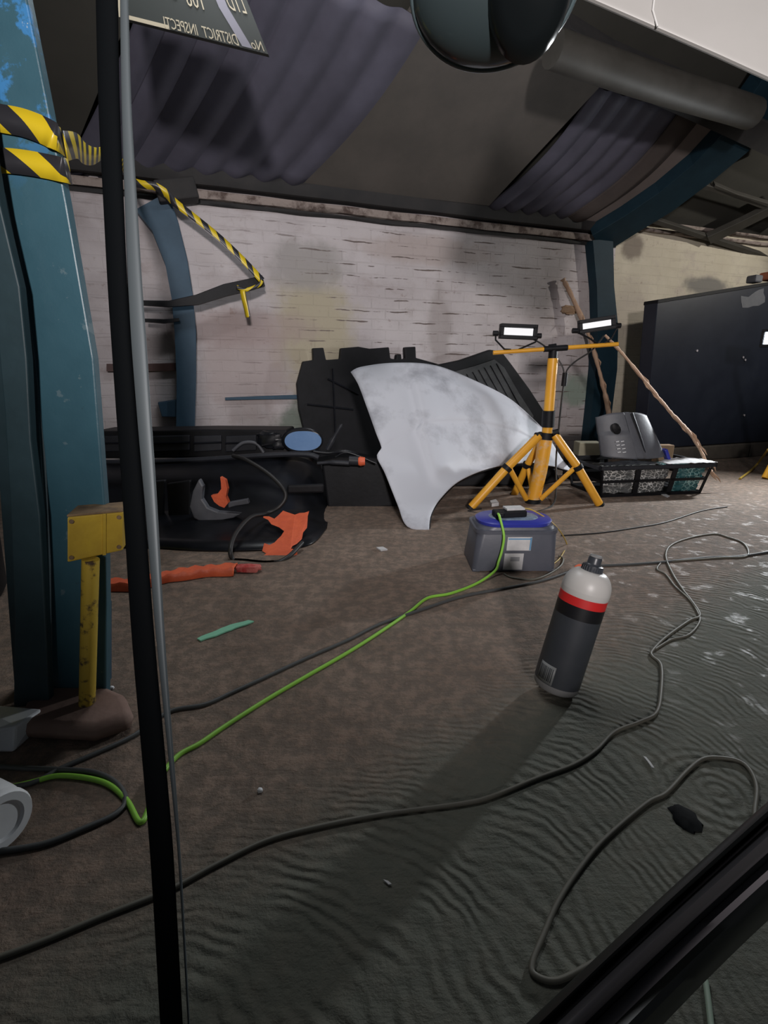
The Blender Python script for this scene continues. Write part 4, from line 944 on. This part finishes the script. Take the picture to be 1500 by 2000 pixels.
# ------------------------------------------------------------------ tub with blue lid
tu = empty('storage_tub', G(1005, 1105), 'slate grey plastic tub with a blue lid and two white stickers, on the floor', 'tub')
tc_ = (G(922, 1117) + G(1084, 1117)) / 2; tw = (G(1084, 1117) - G(922, 1117)).length / 2; th_ = .178; td = .115
def rrect(hx_, hy_, r, n=6):
    out = []
    for cx_, cy_, a0 in ((hx_ - r, hy_ - r, 0), (-hx_ + r, hy_ - r, 90), (-hx_ + r, -hy_ + r, 180), (hx_ - r, -hy_ + r, 270)):
        for k in range(n + 1):
            a_ = radians(a0 + 90 * k / n); out.append((cx_ + r * cos(a_), cy_ + r * sin(a_)))
    return out
tcc = tc_ + Vector((0, td, 0)); shx = Vector((.012, 0, 0))
def ringloft(rings, name, m, parent, close=True, **k):
    mb = MB(); n_ = len(rings[0])
    vs = [p for r_ in rings for p in r_]; fs = []
    for i in range(len(rings) - 1):
        for j in range(n_): fs.append((i * n_ + j, i * n_ + (j + 1) % n_, (i + 1) * n_ + (j + 1) % n_, (i + 1) * n_ + j))
    fs.append(list(range(n_))); fs.append([(len(rings) - 1) * n_ + j for j in range(n_)])
    mb.add(vs, fs); return mb.build(name, m, parent, **k)
def trg(z, sx, sy, r): return [tcc + shx * (z / th_) + Vector((x, y, z)) for x, y in rrect(sx, sy, r)]
ringloft([trg(.004, tw, td, .02), trg(.02, tw, td, .022), trg(th_ * .85, tw * .955, td * .93, .03), trg(th_ * .9, tw * .95, td * .93, .05), trg(th_, tw * .93, td * .9, .07)], 'body', TUBM, tu)
ringloft([trg(th_ * .86, tw * 1.0, td * 1.0, .05), trg(th_ * .94, tw * 1.0, td * 1.0, .05), trg(th_ * .94, tw * .96, td * .96, .05)], 'shoulder', TUBM, tu)
ringloft([trg(th_ + .0, tw * .90, td * .88, .09), trg(th_ + .012, tw * .92, td * .90, .09), trg(th_ + .018, tw * .88, td * .84, .09)], 'lid', CBLUE, tu)
ringloft([trg(th_ + .0182, tw * .60, td * .55, .06), trg(th_ + .022, tw * .56, td * .5, .055)], 'lid_label', mat('pale_blue_print', (.25, .34, .46), .4, 0, (.12, .15, .2), 25), tu)
def fpt(u, z, off=.0): # on the front face
    k = z / th_; return tcc + shx * k + Vector((u * tw, -td * (1 - .07 * k / .85) - off, z))
def sticker(u0, u1, z0, z1, m, name, off=.0025, par=tu):
    mb = MB(); mb.prism([fpt(u0, z0, off), fpt(u1, z0, off), fpt(u1, z1, off), fpt(u0, z1, off)], (0, .0022, 0)); return mb.build(name, m, par, smooth=False)
s = sticker(-.24, .34, .088, .142, PAPER, 'upper_sticker'); 
for a_ in ((-.22, .32, .132, .137), (.3, .335, .09, .14)):
    mb = MB(); mb.prism([fpt(a_[0], a_[2], .0042), fpt(a_[1], a_[2], .0042), fpt(a_[1], a_[3], .0042), fpt(a_[0], a_[3], .0042)], (0, .001, 0)); mb.build('blue_print', LBLUE, s, smooth=False)
s = sticker(-.27, .19, .010, .076, PAPER, 'lower_sticker')
mb = MB(); mb.prism([fpt(-.12, .045, .0042), fpt(.10, .045, .0042), fpt(.10, .062, .0042), fpt(-.12, .062, .0042)], (0, .001, 0)); mb.build('barcode', BARM, s, smooth=False)
for x in (-.9, .9): 
    mb = MB(); mb.box(tcc + Vector((x * tw, -td * .9, .005)), (.03, .02, .010)); mb.build('foot', TUBM, tu, smooth=False, bevel=.002)
lidz = th_ + .0225
ad = tcc + shx + Vector((-.02, -.02, lidz + .014))
mb = MB(); mb.box(ad, (.13, .055, .027), Matrix.Rotation(radians(10), 3, 'Z')); mb.box(ad + Vector((-.045, -.03, .004)), (.035, .03, .022)); o = mb.build('plug_adapter', BLACK, smooth=False, bevel=.006); tag(o, 'black plug adapter lying on the blue lid of the grey tub', 'adapter')
mb = MB(); mb.box(ad + Vector((.02, .012, .018)), (.075, .05, .008), Matrix.Rotation(radians(8), 3, 'Z')); o = mb.build('folded_paper', PAPER, smooth=False, bevel=.001); tag(o, 'folded white paper on top of the black adapter on the tub', 'paper')

# ------------------------------------------------------------------ bottle
bt_ = empty('bottle', G(1085, 1342), 'tilted white bottle with charcoal, black and red label bands on the bare floor', 'bottle')
b0 = WY(1084, 1340, 1.10); b1 = WY(1164, 1087, 1.125)
b0.z = max(b0.z, .0); ax_ = (b1 - b0).normalized(); LB = (b1 - b0).length
piv = b0 + Vector((.055, 0, 0)); rb = .0535
q_ = ax_.to_track_quat('Z', 'Y').to_matrix().to_4x4(); 
lowest = min((q_ @ Vector((rb * cos(a_), rb * sin(a_), 0))).z for a_ in [i * .1 for i in range(63)])
b0.z = -lowest + .0005
M = Matrix.Translation(b0) @ q_
k_ = LB
mb = MB(); mb.lathe([(.0, .0), (rb * .9, .0), (rb * .99, .006), (rb, .018)], 48, M); mb.build('base', BOTC, bt_)
mb = MB(); mb.lathe([(rb, .018), (rb + .0006, .0182), (rb + .0006, k_ * .57), (rb, k_ * .57)], 48, M); o = mb.build('charcoal_label', BOTG, bt_)
mb = MB(); mb.lathe([(rb, k_ * .57), (rb + .0008, k_ * .57), (rb + .0008, k_ * .66), (rb, k_ * .66)], 48, M); mb.build('black_band', BOTB, bt_)
mb = MB(); mb.lathe([(rb, k_ * .66), (rb + .0008, k_ * .66), (rb + .0008, k_ * .722), (rb, k_ * .722)], 48, M); mb.build('red_band', BOTR, bt_)
sh = [(rb, k_ * .722), (rb + .001, k_ * .735), (rb + .0015, k_ * .762)] + [(.022 + (rb - .0205) * cos(a_) ** .9, k_ * .762 + k_ * .138 * sin(a_)) for a_ in [i * pi / 2 / 10 for i in range(11)]]
mb = MB(); mb.lathe(sh, 48, M); mb.build('shoulder', BOTW, bt_)
mb = MB(); mb.lathe([(.023, k_ * .885), (.0235, k_ * .89), (.0225, k_ * .94), (.018, k_ * .945), (.0165, k_ * .95), (.0155, k_ * .955), (.0150, k_ * .99), (.0135, k_ * 1.0), (0, k_ * 1.0)], 32, M); cp_ = mb.build('cap', CAPM, bt_)
for i in range(22):
    a_ = 2 * pi * i / 22; mb2 = None
mb = MB()
for i in range(24):
    a_ = 2 * pi * i / 24; p = M @ Vector((.0236 * cos(a_), .0236 * sin(a_), k_ * .895)); q2 = M @ Vector((.0229 * cos(a_), .0229 * sin(a_), k_ * .935)); mb.tube([p, q2], .0011, 5)
mb.build('cap_grip', CAPM, cp_)
mb = MB(); mb.lathe([(.0145, k_ * 1.0), (.015, k_ * 1.002), (.013, k_ * 1.012), (.006, k_ * 1.014), (0, k_ * 1.014)], 24, M); mb.build('nozzle_tip', BOTC, cp_)
def bcyl(th0, th1, z0, z1, rr, m, name, par):
    mb = MB(); rows = []
    for z in (z0, z1): rows.append([M @ Vector((rr * cos(th0 + (th1 - th0) * i / 8), rr * sin(th0 + (th1 - th0) * i / 8), z)) for i in range(9)])
    mb.grid(rows); return mb.build(name, m, par, solid=.0006)
vd = (M.inverted().to_3x3() @ (CAM - b0)); th0 = atan2(vd.y, vd.x)
wn = bcyl(th0 - .95, th0 - .15, .020, .066, rb + .0012, BARG, 'barcode_panel', bt_)
for i in range(9): bcyl(th0 - .90 + i * .08, th0 - .90 + i * .08 + (.03 if i % 3 else .05), .026, .060, rb + .0018, BARD, 'bar', wn)

# ------------------------------------------------------------------ cables on the floor
def gcable(name, px, r, m, label, lift=None):
    pts = []
    for i, p in enumerate(px):
        if len(p) == 3: pts.append(p[2] if isinstance(p[2], Vector) else G(p[0], p[1], p[2]))
        else: pts.append(G(p[0], p[1], r * .9))
    P = smoothpts(pts, 6); mb = MB(); mb.tube(P, r, 10); o = mb.build(name, m); return tag(o, label, 'cable')
lidp = ad + Vector((-.055, -.05, .008))
gcable('green_cable', [(0, 0, lidp + Vector((0, .01, 0))), (0, 0, lidp + Vector((0, -.02, -.003))), (0, 0, fpt(-.36, .155, .012)), (0, 0, fpt(-.36, .10, .014)), (0, 0, fpt(-.42, .05, .02)), (0, 0, fpt(-.52, .018, .04)), (930, 1140), (880, 1159), (835, 1168), (800, 1195), (740, 1236), (680, 1274), (600, 1320), (520, 1367), (440, 1418), (390, 1452), (345, 1478), (305, 1530), (288, 1585), (272, 1605), (245, 1560), (200, 1527), (120, 1515), (60, 1528), (-20, 1548)], .0050, GREENC, 'lime green cable running from the tub diagonally across the floor to the lower left')
gcable('grey_cable', [(1560, 1068), (1450, 1086), (1380, 1089), (1290, 1098), (1220, 1103), (1160, 1106), (1115, 1116), (1060, 1134), (980, 1150), (900, 1166), (820, 1192), (740, 1220), (680, 1250), (600, 1285), (520, 1322), (450, 1354), (400, 1376), (330, 1390), (262, 1436), (190, 1470), (120, 1500), (60, 1530), (-20, 1540)], .0050, GREYC, 'dark grey cable beside the green one, from the right edge to the lower left')
gcable('loose_cable', [(1290, 1098), (1400, 1090), (1452, 1088), (1462, 1078), (1450, 1060), (1420, 1049), (1395, 1043), (1350, 1050), (1312, 1064), (1300, 1085), (1312, 1118), (1332, 1150), (1352, 1176), (1367, 1202), (1345, 1213), (1300, 1245), (1275, 1270), (1273, 1281), (1291, 1300), (1291, 1350), (1282, 1392), (1250, 1410), (1200, 1430), (1165, 1465), (1120, 1494), (1050, 1520), (960, 1556), (900, 1570), (750, 1590), (620, 1615), (520, 1642), (420, 1690), (330, 1738), (200, 1790), (80, 1840), (-30, 1880)], .0042, OLIVEC, 'long olive-grey cable with a loop, snaking past the bottle to the lower left corner')
gcable('loose_cable', [(1290, 1100), (1283, 1112), (1300, 1122), (1318, 1145), (1345, 1170), (1362, 1195), (1366, 1215), (1345, 1240), (1310, 1250), (1280, 1268)], .0035, OLIVEC, 'thin olive-grey cable twisting beside the long one below its loop')
gcable('loose_cable', [(1490, 1650), (1474, 1600), (1478, 1540), (1464, 1504), (1440, 1486), (1400, 1480), (1370, 1484), (1340, 1508), (1300, 1550), (1262, 1570), (1180, 1640), (1130, 1700), (1090, 1762), (1060, 1830), (1040, 1880), (1045, 1905), (1090, 1915), (1160, 1880)], .0040, OLIVEC, 'olive-grey cable looping on the ridged floor just above the car sill')
gcable('thin_wire', [(1096, 1046), (1170, 1041), (1240, 1031), (1300, 1020), (1370, 998), (1420, 990)], .0035, BLKC, 'thin dark wire on the floor behind the tub, running to the right')
gcable('yellow_wire', [(0, 0, ad + Vector((.05, .02, .014))), (0, 0, tcc + Vector((.10, .03, th_ + .035))), (0, 0, tcc + Vector((tw * 1.0 + .02, -.01, th_ * .9))), (1107, 1062), (1100, 1080), (1092, 1092), (1080, 1102, .004)], .0028, YWIRE, 'thin yellow wire curving off the tub lid round its right side')
gcable('grey_wire', [(1092, 1086), (1100, 1092), (1094, 1106), (1070, 1122), (1040, 1132), (1000, 1128), (985, 1121)], .0038, OLIVEC, 'short grey wire loop on the floor at the right corner of the tub')
gcable('black_cable', [(-40, 1494), (40, 1500), (110, 1503), (180, 1508), (225, 1528), (245, 1562), (225, 1590), (160, 1620), (80, 1650), (-20, 1665)], .0052, GREYC, 'dark cable loop on the floor at the left edge between the white box and tub')
gcable('pale_cable', [(1378, 1915), (1384, 1960), (1392, 2030)], .0036, MINTC, 'pale green cable on the bare floor under the sill, bottom right')

GROUPS = {'paper_scrap': 'white scraps littering the floor', 'loose_cable': 'loose olive-grey cables on the floor', 'wooden_batten': 'pale battens by the crate', 'timber_baulk': 'timber baulks under the navy cabinet', 'work_light_stand': 'yellow work light stands', 'stone': 'tiny white stones on the floor', 'plastic_film': 'crinkled film in the crate', 'plastic_sheet': 'sheets draped on the crate rim', 'hazard_tape': 'hazard tapes'}
# ------------------------------------------------------------------ litter
def flat(name, px, m, label, cat, z=.002, th=.002, jig=.15, seed=1):
    o = shred(name, px, m, lambda x, y: G(x, y, z), Vector((0, 0, th)), seed=seed, jig=jig); return tag(o, label, cat)
flat('green_strip', [(385, 1249), (405, 1240), (450, 1222), (485, 1213), (496, 1215), (470, 1225), (430, 1240), (392, 1253)], MINT, 'thin mint green plastic strip on the floor right of the black seal', 'plastic strip', th=.004)
flat('paper_scrap', [(735, 1071), (748, 1070), (757, 1075), (744, 1077)], PAPER, 'small white paper scrap on the floor below the tip of the bonnet', 'paper scrap', th=.006)
flat('paper_scrap', [(957, 984), (968, 981), (974, 988), (960, 990)], PAPER, 'small white paper scrap on the floor between the tripod legs', 'paper scrap', th=.02)
flat('paper_scrap', [(1290, 966), (1296, 964), (1308, 970), (1303, 972)], PAPER, 'small white scrap on the floor just in front of the crate', 'paper scrap', th=.005)
flat('paper_scrap', [(748, 1719), (758, 1722), (765, 1728), (759, 1729)], PAPER, 'tiny white scrap on the dark floor at the bottom centre', 'paper scrap', th=.002)
flat('orange_scrap', [(1122, 1108), (1130, 1104), (1142, 1106), (1136, 1110)], ORANGE, 'tiny orange scrap on the floor just left of the bottle cap', 'plastic scrap', th=.006)
flat('plastic_shaving', [(1256, 1478), (1262, 1480), (1278, 1501), (1272, 1499)], PAPER, 'thin white shaving on the ridged floor right of the bottle base', 'shaving', th=.002)
for x, y, s_, l in [(508, 1547, .004, 'tiny white stone on the floor left of the cable shadow'), (219, 1346, .004, 'tiny white stone beside the foot of the teal column')]:
    o = blob('stone', WPLAST, G(x, y) + Vector((0, 0, s_)), (s_ * 1.2, s_, s_), 3, .3, None, 10, 6); tag(o, l, 'stone')
o = blob('asphalt_lump', RUBBER, G(1340, 1600) + Vector((0, 0, .001)), (.022, .030, .0025), 2, .4, None, 18, 8, 1); tag(o, 'small black patch of tar on the ridged floor near the car sill', 'tar')  # shade of a floor hollow laid on as a thin black patch

# ------------------------------------------------------------------ the car whose door edge, sill and handle cup frame the view
car = empty('car', DP(340, 2000, .5), 'glossy black car seen close up: door seal, sill mouldings and handle cup', 'car')
def strip(name, cl, wds, d, m, thick, xoff=0.0, seg=16):
    """rounded vertical moulding: centre line photo points at depth d"""
    mb = MB(); rows = []
    P = smoothpts([Vector((x + xoff, y, 0)) for x, y in cl], 6)
    n_ = len(P)
    for i, p in enumerate(P):
        t = i / (n_ - 1); k = t * (len(wds) - 1); a_ = int(min(k, len(wds) - 2)); wv = wds[a_] + (wds[a_ + 1] - wds[a_]) * (k - a_)
        row = []
        for j in range(seg + 1):
            th = pi * j / seg; x = p.x - cos(th) * wv / 2; dd = d - thick * sin(th); row.append(DP(x, p.y, dd))
        row.append(DP(p.x + wv / 2, p.y, d + .01)); row.append(DP(p.x - wv / 2, p.y, d + .01)); row.append(row[0])
        rows.append(row)
    mb.grid(rows); return mb.build(name, m, car, smooth=True)
cl = [(208, -40), (213, 200), (222, 400), (232, 600), (246, 800), (262, 1000), (280, 1250), (302, 1500), (318, 1700), (338, 2060)]
strip('door_seal', cl, [44, 42, 40, 38, 40, 44, 46, 46, 44], .50, RUBBER, .006)
strip('door_edge', [(x, y) for x, y in cl], [16, 20, 26, 32, 28, 20, 12, 6, 4], .503, EDGE, .003, xoff=34)
# sill: profile lines given as (start, end) photo points and depth; consecutive lines form faces
prof = [((965, 2060), (1560, 1512), 0.500), ((990, 2060), (1560, 1530), 0.488), ((1008, 2060), (1560, 1545), 0.500), ((1014, 2060), (1560, 1550), 0.502), ((1024, 2060), (1560, 1558), 0.490), ((1045, 2060), (1560, 1580), 0.476), ((1080, 2060), (1560, 1612), 0.480), ((1098, 2060), (1560, 1628), 0.496), ((1140, 2060), (1560, 1664), 0.480), ((1195, 2060), (1560, 1702), 0.476), ((1240, 2060), (1560, 1742), 0.500)]
def sline(a_, b_, d, n_=24): 
    out = []
    for i in range(n_ + 1):
        t = i / n_; bow = -7 * sin(pi * t); out.append(DP(a_[0] + (b_[0] - a_[0]) * t, a_[1] + (b_[1] - a_[1]) * t + bow, d * (1 + .22 * t)))
    return out
L_ = [sline(p_[0], p_[1], p_[2]) for p_ in prof]
groups = [(0, 2, 'sill_top_moulding', CARP2), (2, 3, 'sill_groove', RUBBER), (3, 4, 'bright_strip', SHEENM), (4, 6, 'upper_moulding', CARP3), (6, 7, 'sill_groove', RUBBER), (7, 8, 'bright_strip', SHEENM), (8, 10, 'lower_sill', CARP2)]  # pale strips put the black sill's reflections into colour
for a_, b_, nm, m_ in groups:
    mb = MB(); rws = L_[a_:b_ + 1]
    if b_ - a_ == 1:
        mid = [(p + q) / 2 + (CAM - p).normalized() * .005 for p, q in zip(rws[0], rws[1])]; rws = [rws[0], mid, rws[1]]
    else:
        new = [rws[0]]
        for k in range(len(rws) - 1):
            new.append([p.lerp(q, .5) + (CAM - p).normalized() * .003 for p, q in zip(rws[k], rws[k + 1])]); new.append(rws[k + 1])
        rws = new
    back = [[p + ray(1200, 1800).normalized() * .012 for p in rws[-1]], [p + ray(1200, 1800).normalized() * .012 for p in rws[0]]]
    mb.grid(rws + back + [rws[0]]); mb.build(nm, m_, car, smooth=True)
# handle cup
cc = DP(964, -26, .62); fw = ray(964, 0).normalized(); M = Matrix.Translation(cc) @ fw.to_track_quat('Z', 'Y').to_matrix().to_4x4()
rx_ = .62 * 160 / 1000
mb = MB(); mb.lathe([(.0, -.045)] + [(rx_ * sin(a_), -.045 * cos(a_)) for a_ in [i * pi / 2 / 12 for i in range(1, 13)]] + [(rx_ * .985, .010), (rx_ * .9, .014), (0, .014)], 56, M, sy=.77); mb.build('handle_cup', CUPM, car)
mb = MB()
mb.tube([M @ Vector((rx_ * .985 * cos(a_), rx_ * .76 * sin(a_), -.003)) for a_ in [2 * pi * i / 72 for i in range(73)]], .0045, 10); mb.build('cup_rim', CUPR, car)
mb = MB(); M2 = Matrix.Translation(DP(1035, -30, .585)) @ fw.to_track_quat('Z', 'Y').to_matrix().to_4x4()
mb.lathe([(.0, -.02), (.03, -.017), (.042, -.01), (.048, .0), (.047, .015), (0, .015)], 40, M2, sy=1.45); mb.build('cup_recess', mat('black_gloss_paint', (.006, .008, .009), .3), car)

# white panel top right
wpn = empty('white_panel', DP(1400, 60, 1.2), 'smooth white painted panel cutting across the top right corner', 'panel')
DD = 1.2
edge = [(1128, -8), (1250, 45), (1400, 111), (1560, 184)]
mb = MB(); rows = []
for t in range(13):
    u = t / 12; i = min(int(u * 3), 2); k = u * 3 - i; x = edge[i][0] + (edge[i + 1][0] - edge[i][0]) * k; y = edge[i][1] + (edge[i + 1][1] - edge[i][1]) * k
    q0 = DP(x, y, DD); dn = DP(x + 8, y - 18, DD - .010)
    rows.append([DP(x - 2, y + 2, DD + .05), q0, DP(x + 2, y - 6, DD - .006), DP(x + 6, y - 16, DD - .010), DP(x + 60, y - 160, DD - .014), DP(x + 140, y - 330, DD), DP(x + 140, y - 330, DD + .05), DP(x - 2, y + 2, DD + .05)])
mb.grid(rows); mb.build('skin', WPANEL, wpn, smooth=True)
mb = MB(); mb.tube([DP(1284, 52, DD - .0105), DP(1275, 20, DD - .013), DP(1285, -60, DD - .0145)], .0022, 8); mb.build('seam', mat('bright_seam', (.85, .85, .83), .3), wpn)

for o in bpy.data.objects:
    if '_o' in o: del o['_o']
    k = o.name.split('.')[0]
    if o.parent is None and k in GROUPS: o['group'] = GROUPS[k]
